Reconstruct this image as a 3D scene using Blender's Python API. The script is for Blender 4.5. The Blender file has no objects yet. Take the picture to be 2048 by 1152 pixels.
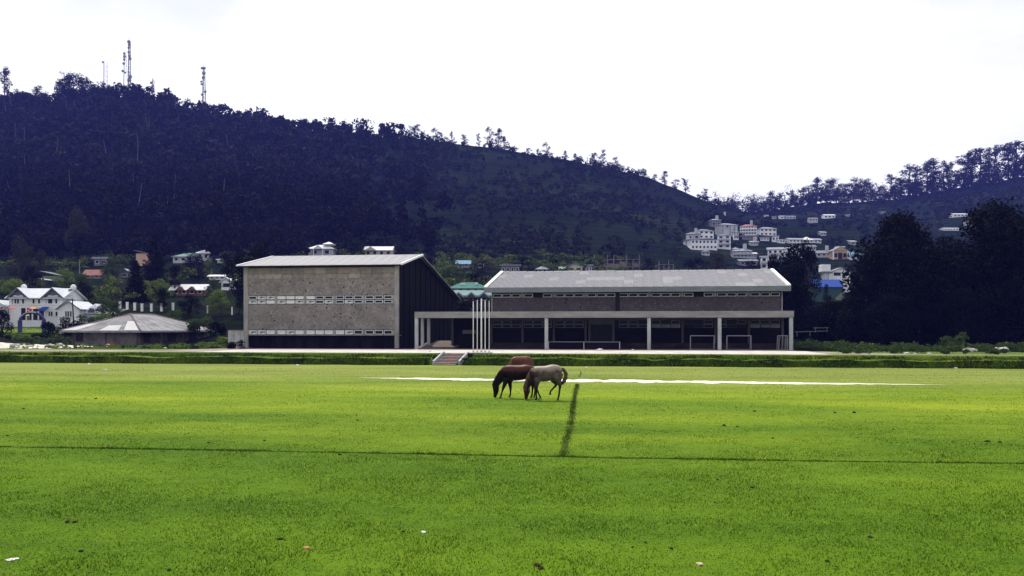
import bpy, bmesh, math, random
import numpy as np
from mathutils import Vector, Matrix

# ------------------------------------------------------------------ camera, sky, sun, exposure
S = bpy.context.scene
COL = S.collection
F = 1773.0            # focal length in photograph pixels (2048 wide)
HOR = 655.0           # row of the horizon in the photograph
EYE = 3.0             # the photographer stands on a stand, 3 m above the field
cam_data = bpy.data.cameras.new('camera')
cam = bpy.data.objects.new('camera', cam_data)
COL.objects.link(cam)
cam.location = (0, 0, EYE)
cam.rotation_euler = (math.pi / 2, 0, 0)
cam_data.sensor_width = 36.0
cam_data.lens = 36.0 * F / 2048.0
cam_data.shift_y = (HOR - 576.0) / 2048.0
cam_data.clip_start = 0.1
cam_data.clip_end = 6000
S.camera = cam

SUN_EL, SUN_AZ = math.radians(52), math.radians(-14)      # azimuth from +Y (away from the camera) towards +X
world = bpy.data.worlds.new('World')
S.world = world
world.use_nodes = True
wn, wl = world.node_tree.nodes, world.node_tree.links
wn.clear()
w_out = wn.new('ShaderNodeOutputWorld')
w_bg = wn.new('ShaderNodeBackground')
w_bg.inputs['Strength'].default_value = 0.1
w_sky = wn.new('ShaderNodeTexSky')
w_sky.sky_type = 'NISHITA'
w_sky.sun_disc = False
w_sky.sun_elevation = SUN_EL
w_sky.sun_rotation = SUN_AZ % (2 * math.pi)
w_tc = wn.new('ShaderNodeTexCoord')
w_map = wn.new('ShaderNodeMapping')
w_map.inputs['Scale'].default_value = (1.0, 1.0, 2.2)
w_noise = wn.new('ShaderNodeTexNoise')
w_noise.inputs['Scale'].default_value = 2.3
w_noise.inputs['Detail'].default_value = 5
w_noise.inputs['Roughness'].default_value = 0.5
w_ramp = wn.new('ShaderNodeValToRGB')                      # thin bright cloud with faint blue-grey thinner places
w_ramp.color_ramp.elements[0].position = 0.30
w_ramp.color_ramp.elements[0].color = (0.70, 0.75, 0.86, 1)
w_ramp.color_ramp.elements[1].position = 0.49
w_ramp.color_ramp.elements[1].color = (1.0, 1.0, 1.03, 1)
w_gain = wn.new('ShaderNodeMix'); w_gain.data_type = 'RGBA'; w_gain.blend_type = 'MULTIPLY'
w_gain.inputs[0].default_value = 1.0
w_gain.inputs[7].default_value = (12.9, 12.7, 12.6, 1)
w_mix = wn.new('ShaderNodeMix'); w_mix.data_type = 'RGBA'
w_mix.inputs[0].default_value = 0.9
wl.new(w_tc.outputs['Generated'], w_map.inputs['Vector'])
wl.new(w_map.outputs[0], w_noise.inputs['Vector'])
wl.new(w_noise.outputs[0], w_ramp.inputs[0])
wl.new(w_ramp.outputs[0], w_gain.inputs[6])
wl.new(w_sky.outputs[0], w_mix.inputs[6])
wl.new(w_gain.outputs[2], w_mix.inputs[7])
wl.new(w_mix.outputs[2], w_bg.inputs['Color'])
wl.new(w_bg.outputs[0], w_out.inputs['Surface'])

sun_data = bpy.data.lights.new('sun', 'SUN')
sun_data.energy = 5.0
sun_data.angle = math.radians(0.6)
sun_data.color = (1.0, 0.95, 0.86)
sun = bpy.data.objects.new('sun', sun_data)
COL.objects.link(sun)
to_sun = Vector((math.sin(SUN_AZ) * math.cos(SUN_EL), math.cos(SUN_AZ) * math.cos(SUN_EL), math.sin(SUN_EL)))
sun.rotation_euler = to_sun.to_track_quat('Z', 'Y').to_euler()
sun.location = (0, 0, 60)
S.view_settings.view_transform = 'Standard'
S.view_settings.look = 'None'
S.view_settings.gamma = 1.0
S.view_settings.exposure = 0.0
S.view_settings.use_curve_mapping = False
S.cycles.max_bounces = 5
S.cycles.diffuse_bounces = 3
S.cycles.transparent_max_bounces = 4
S.cycles.volume_bounces = 0

rng = np.random.default_rng(7)
random.seed(7)

# ------------------------------------------------------------------ helpers
def P(px, py, Y):
    """photograph pixel + distance -> place"""
    return Vector(((px - 1024) / F * Y, Y, EYE - (py - HOR) / F * Y))

def sock(node, *names):
    for n in names:
        if n in node.inputs: return node.inputs[n]

def new_mat(name):
    m = bpy.data.materials.new(name)
    m.use_nodes = True
    nt = m.node_tree
    return m, nt.nodes, nt.links, nt.nodes['Principled BSDF']

MATS = {}
def mat(name, color, rough=0.8, var=0.15, scale=6.0, bump=0.0, bscale=40.0, metal=0.0, spec=0.04, color2=None, coords='Object', stretch=(1, 1, 1), detail=6.0, contrast=(0.3, 0.7)):
    """a painted / plain surface with uneven colour and a little relief"""
    if name in MATS: return MATS[name]
    m, n, l, b = new_mat(name)
    tc = n.new('ShaderNodeTexCoord')
    mp = n.new('ShaderNodeMapping'); mp.inputs['Scale'].default_value = stretch
    l.new(tc.outputs[coords], mp.inputs['Vector'])
    ns = n.new('ShaderNodeTexNoise')
    ns.inputs['Scale'].default_value = scale; ns.inputs['Detail'].default_value = detail
    ns.inputs['Roughness'].default_value = 0.62
    l.new(mp.outputs[0], ns.inputs['Vector'])
    rp = n.new('ShaderNodeValToRGB')
    c2 = color2 or tuple(min(1, c * (1 + var)) for c in color)
    c1 = color if color2 else tuple(c * (1 - var) for c in color)
    rp.color_ramp.elements[0].position = contrast[0]; rp.color_ramp.elements[0].color = (*c1, 1)
    rp.color_ramp.elements[1].position = contrast[1]; rp.color_ramp.elements[1].color = (*c2, 1)
    l.new(ns.outputs[0], rp.inputs[0])
    l.new(rp.outputs[0], b.inputs['Base Color'])
    b.inputs['Roughness'].default_value = rough
    b.inputs['Metallic'].default_value = metal
    b.inputs['Specular IOR Level'].default_value = spec
    if bump:
        nb = n.new('ShaderNodeTexNoise'); nb.inputs['Scale'].default_value = bscale; nb.inputs['Detail'].default_value = 4
        l.new(mp.outputs[0], nb.inputs['Vector'])
        bp = n.new('ShaderNodeBump'); bp.inputs['Strength'].default_value = bump; bp.inputs['Distance'].default_value = 0.05
        l.new(nb.outputs[0], bp.inputs['Height'])
        l.new(bp.outputs[0], b.inputs['Normal'])
    MATS[name] = m
    return m

def leaf_mat(name, dark, light, trans=0.25, rough=0.7, pos=(0.0, 1.0)):
    """foliage: every leaf its own shade, some light passing through"""
    if name in MATS: return MATS[name]
    m, n, l, b = new_mat(name)
    out = n['Material Output']
    geo = n.new('ShaderNodeNewGeometry')
    tc = n.new('ShaderNodeTexCoord')
    ns = n.new('ShaderNodeTexNoise'); ns.inputs['Scale'].default_value = 0.55; ns.inputs['Detail'].default_value = 3
    l.new(tc.outputs['Object'], ns.inputs['Vector'])
    add = n.new('ShaderNodeMath'); add.operation = 'MULTIPLY_ADD'
    add.inputs[1].default_value = 0.55
    sc = n.new('ShaderNodeMath'); sc.operation = 'MULTIPLY'; sc.inputs[1].default_value = 0.5
    l.new(ns.outputs[0], sc.inputs[0])
    l.new(geo.outputs['Random Per Island'], add.inputs[0]); l.new(sc.outputs[0], add.inputs[2])
    rp = n.new('ShaderNodeValToRGB')
    rp.color_ramp.elements[0].position = pos[0]; rp.color_ramp.elements[0].color = (*dark, 1)
    rp.color_ramp.elements[1].position = pos[1]; rp.color_ramp.elements[1].color = (*light, 1)
    l.new(add.outputs[0], rp.inputs[0])
    b.inputs['Roughness'].default_value = rough
    b.inputs['Specular IOR Level'].default_value = 0.03
    l.new(rp.outputs[0], b.inputs['Base Color'])
    if trans > 0:
        tr = n.new('ShaderNodeBsdfTranslucent'); l.new(rp.outputs[0], tr.inputs['Color'])
        mx = n.new('ShaderNodeMixShader'); mx.inputs[0].default_value = trans
        l.new(b.outputs[0], mx.inputs[1]); l.new(tr.outputs[0], mx.inputs[2])
        l.new(mx.outputs[0], out.inputs['Surface'])
    MATS[name] = m
    return m

class MB:
    """collects shapes, links them as ONE mesh object"""
    def __init__(self): self.v = []; self.f = []
    def box(self, x0, x1, y0, y1, z0, z1):
        i = len(self.v)
        self.v += [(x0, y0, z0), (x1, y0, z0), (x1, y1, z0), (x0, y1, z0), (x0, y0, z1), (x1, y0, z1), (x1, y1, z1), (x0, y1, z1)]
        self.f += [tuple(i + k for k in q) for q in ((0, 3, 2, 1), (4, 5, 6, 7), (0, 1, 5, 4), (1, 2, 6, 5), (2, 3, 7, 6), (3, 0, 4, 7))]
        return self
    def poly(self, pts):
        i = len(self.v); self.v += [tuple(p) for p in pts]; self.f.append(tuple(range(i, i + len(pts)))); return self
    def prism(self, pts, d):
        """closed polygon pts pushed along vector d"""
        n = len(pts); i = len(self.v); d = Vector(d)
        self.v += [tuple(Vector(p)) for p in pts] + [tuple(Vector(p) + d) for p in pts]
        self.f.append(tuple(range(i + n - 1, i - 1, -1))); self.f.append(tuple(range(i + n, i + 2 * n)))
        for k in range(n):
            j = (k + 1) % n
            self.f.append((i + k, i + j, i + n + j, i + n + k))
        return self
    def bar(self, a, b, r, r2=None, n=6):
        a, b = Vector(a), Vector(b); r2 = r if r2 is None else r2
        d = (b - a).normalized(); up = Vector((0, 0, 1)) if abs(d.z) < 0.9 else Vector((1, 0, 0))
        s = d.cross(up).normalized(); t = s.cross(d)
        i = len(self.v)
        for (c, rr) in ((a, r), (b, r2)):
            for k in range(n):
                an = 2 * math.pi * (k + 0.5) / n
                self.v.append(tuple(c + s * rr * math.cos(an) + t * rr * math.sin(an)))
        for k in range(n):
            j = (k + 1) % n
            self.f.append((i + k, i + j, i + n + j, i + n + k))
        self.f.append(tuple(range(i + n - 1, i - 1, -1))); self.f.append(tuple(range(i + n, i + 2 * n)))
        return self
    def tube(self, pts, radii, n=7, cap=True):
        pts = [Vector(p) for p in pts]; i0 = len(self.v)
        for k, p in enumerate(pts):
            d = (pts[min(k + 1, len(pts) - 1)] - pts[max(k - 1, 0)]).normalized()
            up = Vector((0, 1, 0)) if abs(d.y) < 0.9 else Vector((1, 0, 0))
            s = d.cross(up).normalized(); t = s.cross(d)
            for q in range(n):
                an = 2 * math.pi * q / n
                self.v.append(tuple(p + (s * math.cos(an) + t * math.sin(an)) * radii[k]))
        for k in range(len(pts) - 1):
            for q in range(n):
                r = (q + 1) % n
                self.f.append((i0 + k * n + q, i0 + k * n + r, i0 + (k + 1) * n + r, i0 + (k + 1) * n + q))
        if cap:
            self.f.append(tuple(range(i0 + n - 1, i0 - 1, -1)))
            e = i0 + (len(pts) - 1) * n
            self.f.append(tuple(range(e, e + n)))
        return self
    def mesh(self, name, smooth=False):
        me = bpy.data.meshes.new(name); me.from_pydata(self.v, [], self.f); me.update()
        bm = bmesh.new(); bm.from_mesh(me); bmesh.ops.recalc_face_normals(bm, faces=bm.faces[:]); bm.to_mesh(me); bm.free()
        if smooth: me.polygons.foreach_set('use_smooth', [True] * len(me.polygons))
        return me
    def build(self, name, m, parent=None, smooth=False, bevel=0):
        return link(name, self.mesh(name, smooth), m, parent, bevel)

def link(name, me, m, parent=None, bevel=0):
    o = bpy.data.objects.new(name, me); COL.objects.link(o)
    if m is not None and not me.materials: me.materials.append(m)
    if parent is not None: o.parent = parent
    if bevel:
        bv = o.modifiers.new('bevel', 'BEVEL'); bv.width = bevel; bv.segments = 2; bv.limit_method = 'ANGLE'
    return o

def tag(o, label=None, cat=None, group=None, kind=None):
    if label: o['label'] = label
    if cat: o['category'] = cat
    if group: o['group'] = group
    if kind: o['kind'] = kind
    return o

def empty(name, loc=(0, 0, 0), rz=0.0):
    o = bpy.data.objects.new(name, None); COL.objects.link(o)
    o.location = loc; o.rotation_euler = (0, 0, rz); o.empty_display_size = 0.2
    return o

def copy_tree(o, parent=None):
    kids = [c for c in o.children]
    c = o.copy(); COL.objects.link(c); c.parent = parent
    for ch in kids: copy_tree(ch, c)
    return c

def np_mesh(name, verts, faces, smooth=False):
    """verts (n,3), faces (m,k) all the same size"""
    verts = np.asarray(verts, dtype=np.float32); faces = np.asarray(faces, dtype=np.int32)
    me = bpy.data.meshes.new(name)
    k = faces.shape[1]
    me.vertices.add(len(verts)); me.vertices.foreach_set('co', verts.ravel())
    me.loops.add(faces.size); me.loops.foreach_set('vertex_index', faces.ravel())
    me.polygons.add(len(faces))
    me.polygons.foreach_set('loop_start', np.arange(0, faces.size, k, dtype=np.int32))
    if smooth: me.polygons.foreach_set('use_smooth', np.ones(len(faces), dtype=bool))
    me.update(calc_edges=True); me.validate()
    return me

def grid_mesh(name, XX, YY, ZZ, smooth=True):
    r, c = XX.shape
    v = np.stack([XX, YY, ZZ], -1).reshape(-1, 3)
    idx = np.arange(r * c).reshape(r, c)
    f = np.stack([idx[:-1, :-1], idx[:-1, 1:], idx[1:, 1:], idx[1:, :-1]], -1).reshape(-1, 4)
    return np_mesh(name, v, f, smooth)

# value noise on arrays
_tab = np.random.default_rng(3).random((256, 256))
def vnoise(x, y):
    x = np.asarray(x, float); y = np.asarray(y, float)
    xi = np.floor(x).astype(int); yi = np.floor(y).astype(int)
    fx = x - xi; fy = y - yi
    fx = fx * fx * (3 - 2 * fx); fy = fy * fy * (3 - 2 * fy)
    a = _tab[xi & 255, yi & 255]; b = _tab[(xi + 1) & 255, yi & 255]
    c = _tab[xi & 255, (yi + 1) & 255]; d = _tab[(xi + 1) & 255, (yi + 1) & 255]
    return (a * (1 - fx) + b * fx) * (1 - fy) + (c * (1 - fx) + d * fx) * fy
def fnoise(x, y, o=4):
    s = 0; a = 0.5
    for k in range(o):
        s = s + a * (vnoise(x * 2 ** k + 17 * k, y * 2 ** k + 31 * k) - 0.5); a *= 0.5
    return s

# the school's own axes: s runs along the buildings, t away from the camera, origin at the foot of the bank
TH = math.radians(8.0)
U = Vector((math.cos(TH), -math.sin(TH), 0)); V = Vector((math.sin(TH), math.cos(TH), 0))
O0 = Vector((0, 69.5, 0))
def W(s, t, z=0.0): return O0 + U * s + V * t + Vector((0, 0, z))
def s_at(px, t):
    r = (px - 1024) / F
    k = O0 + V * t
    return (r * k.y - k.x) / (U.x - r * U.y)
def st(x, y):
    dx, dy = x - O0.x, y - O0.y
    return dx * U.x + dy * U.y, dx * V.x + dy * V.y
GZ = 0.8              # level of the forecourt
# ------------------------------------------------------------------ terrain
_key = {   # column of the photograph: (distance, row) of the ground; values under 50 are heights in metres
    -1000: [(100, .5), (150, 2.), (200, 575), (260, 530), (330, 470), (420, 400), (520, 320), (650, 230), (800, 270), (1100, 400), (1500, 520)],
    0:    [(100, .5), (125, 1.2), (150, 2.), (200, 575), (260, 530), (330, 465), (420, 390), (520, 300), (650, 212), (800, 270), (1100, 400), (1500, 520)],
    180:  [(100, .5), (125, .6), (150, 2.0), (200, 578), (260, 530), (330, 465), (420, 392), (520, 300), (650, 206), (800, 270), (1100, 400), (1500, 520)],
    260:  [(100, .4), (135, .7), (152, 622), (200, 578), (260, 530), (330, 468), (420, 395), (520, 300), (650, 195), (800, 270), (1100, 400), (1500, 520)],
    460:  [(100, .7), (130, 1.), (150, 630), (170, 612), (200, 580), (260, 525), (330, 470), (420, 400), (520, 325), (650, 240), (800, 300), (1100, 420), (1500, 530)],
    700:  [(110, .8), (150, 3.), (200, 580), (260, 530), (300, 508), (330, 482), (420, 415), (520, 345), (650, 268), (800, 320), (1100, 430), (1500, 540)],
    930:  [(110, .8), (135, 2.5), (160, 600), (200, 575), (260, 538), (330, 500), (420, 432), (520, 362), (650, 288), (800, 340), (1100, 440), (1500, 540)],
    1150: [(110, .8), (140, 3.), (200, 575), (260, 542), (330, 500), (420, 440), (520, 380), (650, 320), (800, 360), (1100, 450), (1500, 550)],
    1400: [(110, .8), (140, 2.), (200, 610), (260, 580), (330, 530), (400, 488), (470, 455), (560, 425), (650, 395), (800, 425), (1100, 470), (1500, 560)],
    1500: [(110, .8), (140, 2.), (200, 620), (260, 590), (330, 537), (400, 495), (500, 462), (650, 438), (800, 422), (1100, 470), (1500, 560)],
    1650: [(110, .8), (140, 1.5), (200, 640), (250, 605), (300, 560), (350, 525), (420, 492), (550, 452), (700, 422), (800, 408), (1100, 460), (1500, 560)],
    1800: [(110, .8), (140, 1.5), (200, 630), (300, 550), (420, 492), (550, 452), (700, 415), (800, 395), (1100, 450), (1500, 550)],
    2048: [(110, .8), (140, 1.5), (200, 630), (300, 540), (420, 472), (550, 424), (700, 378), (800, 358), (1100, 430), (1500, 540)],
    3100: [(110, .8), (140, 1.5), (200, 630), (300, 540), (420, 472), (550, 424), (700, 370), (800, 345), (1100, 430), (1500, 540)],
}
_sil = [(-1000, 232), (0, 216), (150, 207), (250, 196), (300, 206), (400, 234), (500, 249), (620, 268), (730, 271), (830, 278), (900, 287), (1000, 295), (1100, 314), (1200, 332), (1290, 352), (1350, 376), (1400, 396), (1440, 411)]
_rows = np.array([60, 85, 100, 112, 125, 135, 143, 150, 160, 170, 185, 200, 225, 250, 275, 300, 330, 360, 400, 440, 480, 520, 560, 600, 650, 700, 750, 800, 900, 1000, 1100, 1300, 1500], float)
_cols = np.arange(-1000, 3101, 20.0)
_kc = np.array(sorted(_key)); _tabz = []
for c in _kc:
    ys = [q[0] for q in _key[c]]; zs = [q[1] if q[1] < 50 else EYE - (q[1] - HOR) / F * q[0] for q in _key[c]]
    _tabz.append(np.interp(_rows, ys, zs))
_tabz = np.array(_tabz)
_Z = np.array([[np.interp(c, _kc, _tabz[:, j]) for j in range(len(_rows))] for c in _cols])
i650 = list(_rows).index(650)
for a, c in enumerate(_cols):
    if c <= 1440:
        tgt = EYE - (np.interp(c, [q[0] for q in _sil], [q[1] for q in _sil]) - HOR) / F * 650
        d = tgt - _Z[a, i650]
        wgt = np.clip((_rows - 420) / 230, 0, 1); wgt = np.where(_rows > 650, np.clip(1 - (_rows - 650) / 400, 0, 1), wgt)
        _Z[a] += d * wgt * wgt * (3 - 2 * wgt)
def terrain(x, y):
    x = np.asarray(x, float); y = np.asarray(y, float)
    yy = np.clip(y, 60, 1500); px = np.clip(1024 + x / np.maximum(y, 1) * F, -1000, 3099)
    ci = (px + 1000) / 20.0; c0 = np.floor(ci).astype(int); cf = ci - c0
    ri = np.interp(yy, _rows, np.arange(len(_rows))); r0 = np.minimum(np.floor(ri).astype(int), len(_rows) - 2); rf = ri - r0
    c1 = np.minimum(c0 + 1, len(_cols) - 1)
    z = (_Z[c0, r0] * (1 - cf) + _Z[c1, r0] * cf) * (1 - rf) + (_Z[c0, r0 + 1] * (1 - cf) + _Z[c1, r0 + 1] * cf) * rf
    amp = np.clip((y - 150) / 250, 0, 1)
    z = z + fnoise(x / 70, y / 70, 4) * 11 * amp * np.clip((y - 280) / 200, 0, 1) * np.where(np.abs(y - 655) < 60, 0.35, 1) + fnoise(x / 14, y / 14, 3) * 1.2 * amp
    s, t = st(x, y)
    z = np.where(t < 17.2, -0.4, z) * 1.0
    return z
def ground_z(x, y): return float(terrain(np.array([x]), np.array([y]))[0])
def hit(px, py, y0=95, y1=1000):
    """where the line of sight through a pixel meets the terrain"""
    Y = np.arange(y0, y1, 0.5); X = (px - 1024) / F * Y
    ray = EYE - (py - HOR) / F * Y
    dz = terrain(X, Y) - ray
    k = np.argmax(dz >= 0)
    if dz[k] < 0: k = int(np.argmax(dz))
    return float(X[k]), float(Y[k]), float(ray[k])

ang = np.arange(-1000, 3100, 11.0)
yr = np.concatenate([np.arange(60, 200, 2.5), np.arange(200, 420, 4), np.arange(420, 900, 7), np.arange(900, 1501, 30)])
AA, YY = np.meshgrid(ang, yr)
XX = (AA - 1024) / F * YY
ZZ = terrain(XX, YY)
hm, n, l, b = new_mat('hill_ground')
tc = n.new('ShaderNodeTexCoord')
sep = n.new('ShaderNodeSeparateXYZ'); l.new(tc.outputs['Object'], sep.inputs[0])
n1 = n.new('ShaderNodeTexNoise'); n1.inputs['Scale'].default_value = 0.018; n1.inputs['Detail'].default_value = 9; n1.inputs['Roughness'].default_value = 0.66
n2 = n.new('ShaderNodeTexNoise'); n2.inputs['Scale'].default_value = 0.5; n2.inputs['Detail'].default_value = 7; n2.inputs['Roughness'].default_value = 0.75
l.new(tc.outputs['Object'], n1.inputs['Vector']); l.new(tc.outputs['Object'], n2.inputs['Vector'])
r1 = n.new('ShaderNodeValToRGB')
e = r1.color_ramp.elements
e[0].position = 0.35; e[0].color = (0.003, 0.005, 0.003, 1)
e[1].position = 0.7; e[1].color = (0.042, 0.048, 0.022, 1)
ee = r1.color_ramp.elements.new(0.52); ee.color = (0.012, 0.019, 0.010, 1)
mx = n.new('ShaderNodeMath'); mx.operation = 'MULTIPLY_ADD'; mx.inputs[1].default_value = 0.55
sc2 = n.new('ShaderNodeMath'); sc2.operation = 'MULTIPLY'; sc2.inputs[1].default_value = 0.45
l.new(n2.outputs[0], sc2.inputs[0]); l.new(n1.outputs[0], mx.inputs[0]); l.new(sc2.outputs[0], mx.inputs[2])
l.new(mx.outputs[0], r1.inputs[0])
# contour rows of tea bushes on the slope: they follow the height
wv = n.new('ShaderNodeMath'); wv.operation = 'MULTIPLY'; wv.inputs[1].default_value = 1.9
ad = n.new('ShaderNodeMath'); ad.operation = 'MULTIPLY_ADD'; ad.inputs[1].default_value = 9.0
l.new(n1.outputs[0], ad.inputs[0]); l.new(sep.outputs['Z'], wv.inputs[0]); l.new(wv.outputs[0], ad.inputs[2])
sn = n.new('ShaderNodeMath'); sn.operation = 'SINE'; l.new(ad.outputs[0], sn.inputs[0])
mm = n.new('ShaderNodeMix'); mm.data_type = 'RGBA'; mm.blend_type = 'MULTIPLY'; mm.inputs[0].default_value = 0.45
rr = n.new('ShaderNodeMapRange'); rr.inputs[1].default_value = -1; rr.inputs[2].default_value = 1; rr.inputs[3].default_value = 0.45; rr.inputs[4].default_value = 1.3
l.new(sn.outputs[0], rr.inputs[0]); l.new(r1.outputs[0], mm.inputs[6]); l.new(rr.outputs[0], mm.inputs[7])
l.new(mm.outputs[2], b.inputs['Base Color'])
bp = n.new('ShaderNodeBump'); bp.inputs['Strength'].default_value = 0.9; bp.inputs['Distance'].default_value = 1.5
l.new(n2.outputs[0], bp.inputs['Height']); l.new(bp.outputs[0], b.inputs['Normal'])
b.inputs['Roughness'].default_value = 0.95; b.inputs['Specular IOR Level'].default_value = 0.0
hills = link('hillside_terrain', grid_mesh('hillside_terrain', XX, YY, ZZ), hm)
tag(hills, 'dark green scrub and tea covered hillside rising behind the school', kind='structure')

gp = MB().poly([(-1700, -500, -1.2), (1700, -500, -1.2), (1700, 1600, -1.2), (-1700, 1600, -1.2)]).build('ground', mat('ground_far', (0.04, 0.06, 0.02), scale=0.05))
tag(gp, 'green valley floor reaching out around the playing field', kind='structure')

# ------------------------------------------------------------------ playing field
def grass_nodes(m, n, l, b, blade=False):
    tc = n.new('ShaderNodeTexCoord')
    mp = n.new('ShaderNodeMapping'); mp.inputs['Rotation'].default_value = (0, 0, TH)
    l.new(tc.outputs['Object'], mp.inputs['Vector'])
    st_ = n.new('ShaderNodeMapping'); st_.inputs['Scale'].default_value = (0.35, 1.0, 1.0)
    l.new(mp.outputs[0], st_.inputs['Vector'])
    big = n.new('ShaderNodeTexNoise'); big.inputs['Scale'].default_value = 0.16; big.inputs['Detail'].default_value = 5; big.inputs['Roughness'].default_value = 0.6
    l.new(st_.outputs[0], big.inputs['Vector'])
    mid = n.new('ShaderNodeTexNoise'); mid.inputs['Scale'].default_value = 2.2; mid.inputs['Detail'].default_value = 7; mid.inputs['Roughness'].default_value = 0.72
    l.new(mp.outputs[0], mid.inputs['Vector'])
    fine = n.new('ShaderNodeTexNoise'); fine.inputs['Scale'].default_value = 17; fine.inputs['Detail'].default_value = 4; fine.inputs['Roughness'].default_value = 0.8
    l.new(mp.outputs[0], fine.inputs['Vector'])
    a1 = n.new('ShaderNodeMath'); a1.operation = 'MULTIPLY_ADD'; a1.inputs[1].default_value = 0.20
    s1 = n.new('ShaderNodeMath'); s1.operation = 'MULTIPLY'; s1.inputs[1].default_value = 0.36
    a2 = n.new('ShaderNodeMath'); a2.operation = 'MULTIPLY_ADD'; a2.inputs[1].default_value = 0.44
    l.new(fine.outputs[0], s1.inputs[0]); l.new(mid.outputs[0], a1.inputs[0]); l.new(s1.outputs[0], a1.inputs[2])
    l.new(big.outputs[0], a2.inputs[0]); l.new(a1.outputs[0], a2.inputs[2])
    rp = n.new('ShaderNodeValToRGB'); e = rp.color_ramp.elements
    e[0].position = 0.30; e[0].color = (0.028, 0.064, 0.004, 1)
    e[1].position = 0.74; e[1].color = (0.345, 0.345, 0.026, 1)
    x = e.new(0.43); x.color = (0.068, 0.135, 0.006, 1)
    x = e.new(0.53); x.color = (0.148, 0.208, 0.010, 1)
    x = e.new(0.62); x.color = (0.240, 0.278, 0.018, 1)
    l.new(a2.outputs[0], rp.inputs[0])
    # the far end of the field, next to the bank, is drier and shorter
    sp = n.new('ShaderNodeSeparateXYZ'); l.new(mp.outputs[0], sp.inputs[0])
    nz = n.new('ShaderNodeMath'); nz.operation = 'MULTIPLY_ADD'; nz.inputs[1].default_value = 14.0
    l.new(big.outputs[0], nz.inputs[0]); l.new(sp.outputs['Y'], nz.inputs[2])
    mr = n.new('ShaderNodeMapRange'); mr.inputs[1].default_value = 48; mr.inputs[2].default_value = 62; mr.clamp = True
    l.new(nz.outputs[0], mr.inputs[0])
    dm = n.new('ShaderNodeMath'); dm.operation = 'MULTIPLY'; dm.inputs[1].default_value = 0.8; l.new(mr.outputs[0], dm.inputs[0])
    dry = n.new('ShaderNodeValToRGB'); e = dry.color_ramp.elements
    e[0].position = 0.34; e[0].color = (0.10, 0.135, 0.025, 1); e[1].position = 0.68; e[1].color = (0.23, 0.26, 0.065, 1)
    l.new(a2.outputs[0], dry.inputs[0])
    mxc = n.new('ShaderNodeMix'); mxc.data_type = 'RGBA'
    l.new(dm.outputs[0], mxc.inputs[0]); l.new(rp.outputs[0], mxc.inputs[6]); l.new(dry.outputs[0], mxc.inputs[7])
    # the colour turns a deeper green towards the near end
    mn_ = n.new('ShaderNodeMapRange'); mn_.inputs[1].default_value = 25; mn_.inputs[2].default_value = 44; mn_.inputs[3].default_value = 0.85; mn_.inputs[4].default_value = 0.0; mn_.name = 'near'
    l.new(nz.outputs[0], mn_.inputs[0])
    deep = n.new('ShaderNodeValToRGB'); e = deep.color_ramp.elements
    e[0].position = 0.34; e[0].color = (0.008, 0.034, 0.002, 1); e[1].position = 0.70; e[1].color = (0.118, 0.222, 0.009, 1)
    l.new(a2.outputs[0], deep.inputs[0])
    mxd = n.new('ShaderNodeMix'); mxd.data_type = 'RGBA'
    l.new(mn_.outputs[0], mxd.inputs[0]); l.new(mxc.outputs[2], mxd.inputs[6]); l.new(deep.outputs[0], mxd.inputs[7])
    mxc = mxd
    l.new(mxc.outputs[2], b.inputs['Base Color'])
    if blade:
        geo = n.new('ShaderNodeNewGeometry'); mr2 = n.new('ShaderNodeMapRange'); mr2.inputs[3].default_value = 0.16; mr2.inputs[4].default_value = 1.75
        l.new(geo.outputs['Random Per Island'], mr2.inputs[0])
        mu = n.new('ShaderNodeMix'); mu.data_type = 'RGBA'; mu.blend_type = 'MULTIPLY'; mu.inputs[0].default_value = 1
        l.new(mxc.outputs[2], mu.inputs[6]); l.new(mr2.outputs[0], mu.inputs[7]); gt = n.new('ShaderNodeMath'); gt.operation = 'GREATER_THAN'; gt.inputs[1].default_value = 0.955; l.new(geo.outputs['Random Per Island'], gt.inputs[0])
        sw_ = n.new('ShaderNodeMix'); sw_.data_type = 'RGBA'; l.new(gt.outputs[0], sw_.inputs[0]); l.new(mu.outputs[2], sw_.inputs[6]); sw_.inputs[7].default_value = (0.36, 0.40, 0.09, 1)   # dry pale blades
        mu = sw_
        l.new(mu.outputs[2], b.inputs['Base Color'])
        tr = n.new('ShaderNodeBsdfTranslucent'); l.new(mu.outputs[2], tr.inputs['Color'])
        ms = n.new('ShaderNodeMixShader'); ms.inputs[0].default_value = 0.55
        l.new(b.outputs[0], ms.inputs[1]); l.new(tr.outputs[0], ms.inputs[2]); l.new(ms.outputs[0], n['Material Output'].inputs['Surface'])
    else:
        bp = n.new('ShaderNodeBump'); bp.inputs['Strength'].default_value = 0.5; bp.inputs['Distance'].default_value = 0.06
        l.new(a1.outputs[0], bp.inputs['Height']); l.new(bp.outputs[0], b.inputs['Normal'])
    b.inputs['Roughness'].default_value = 0.9; b.inputs['Specular IOR Level'].default_value = 0.03
fm, n, l, b = new_mat('field_grass')
grass_nodes(fm, n, l, b)
c = [W(-260, -140), W(260, -140), W(260, 0.4), W(-260, 0.4)]
field = MB().poly(c).build('playing_field', fm)
tag(field, 'flat bright green playing field', kind='structure')

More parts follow.
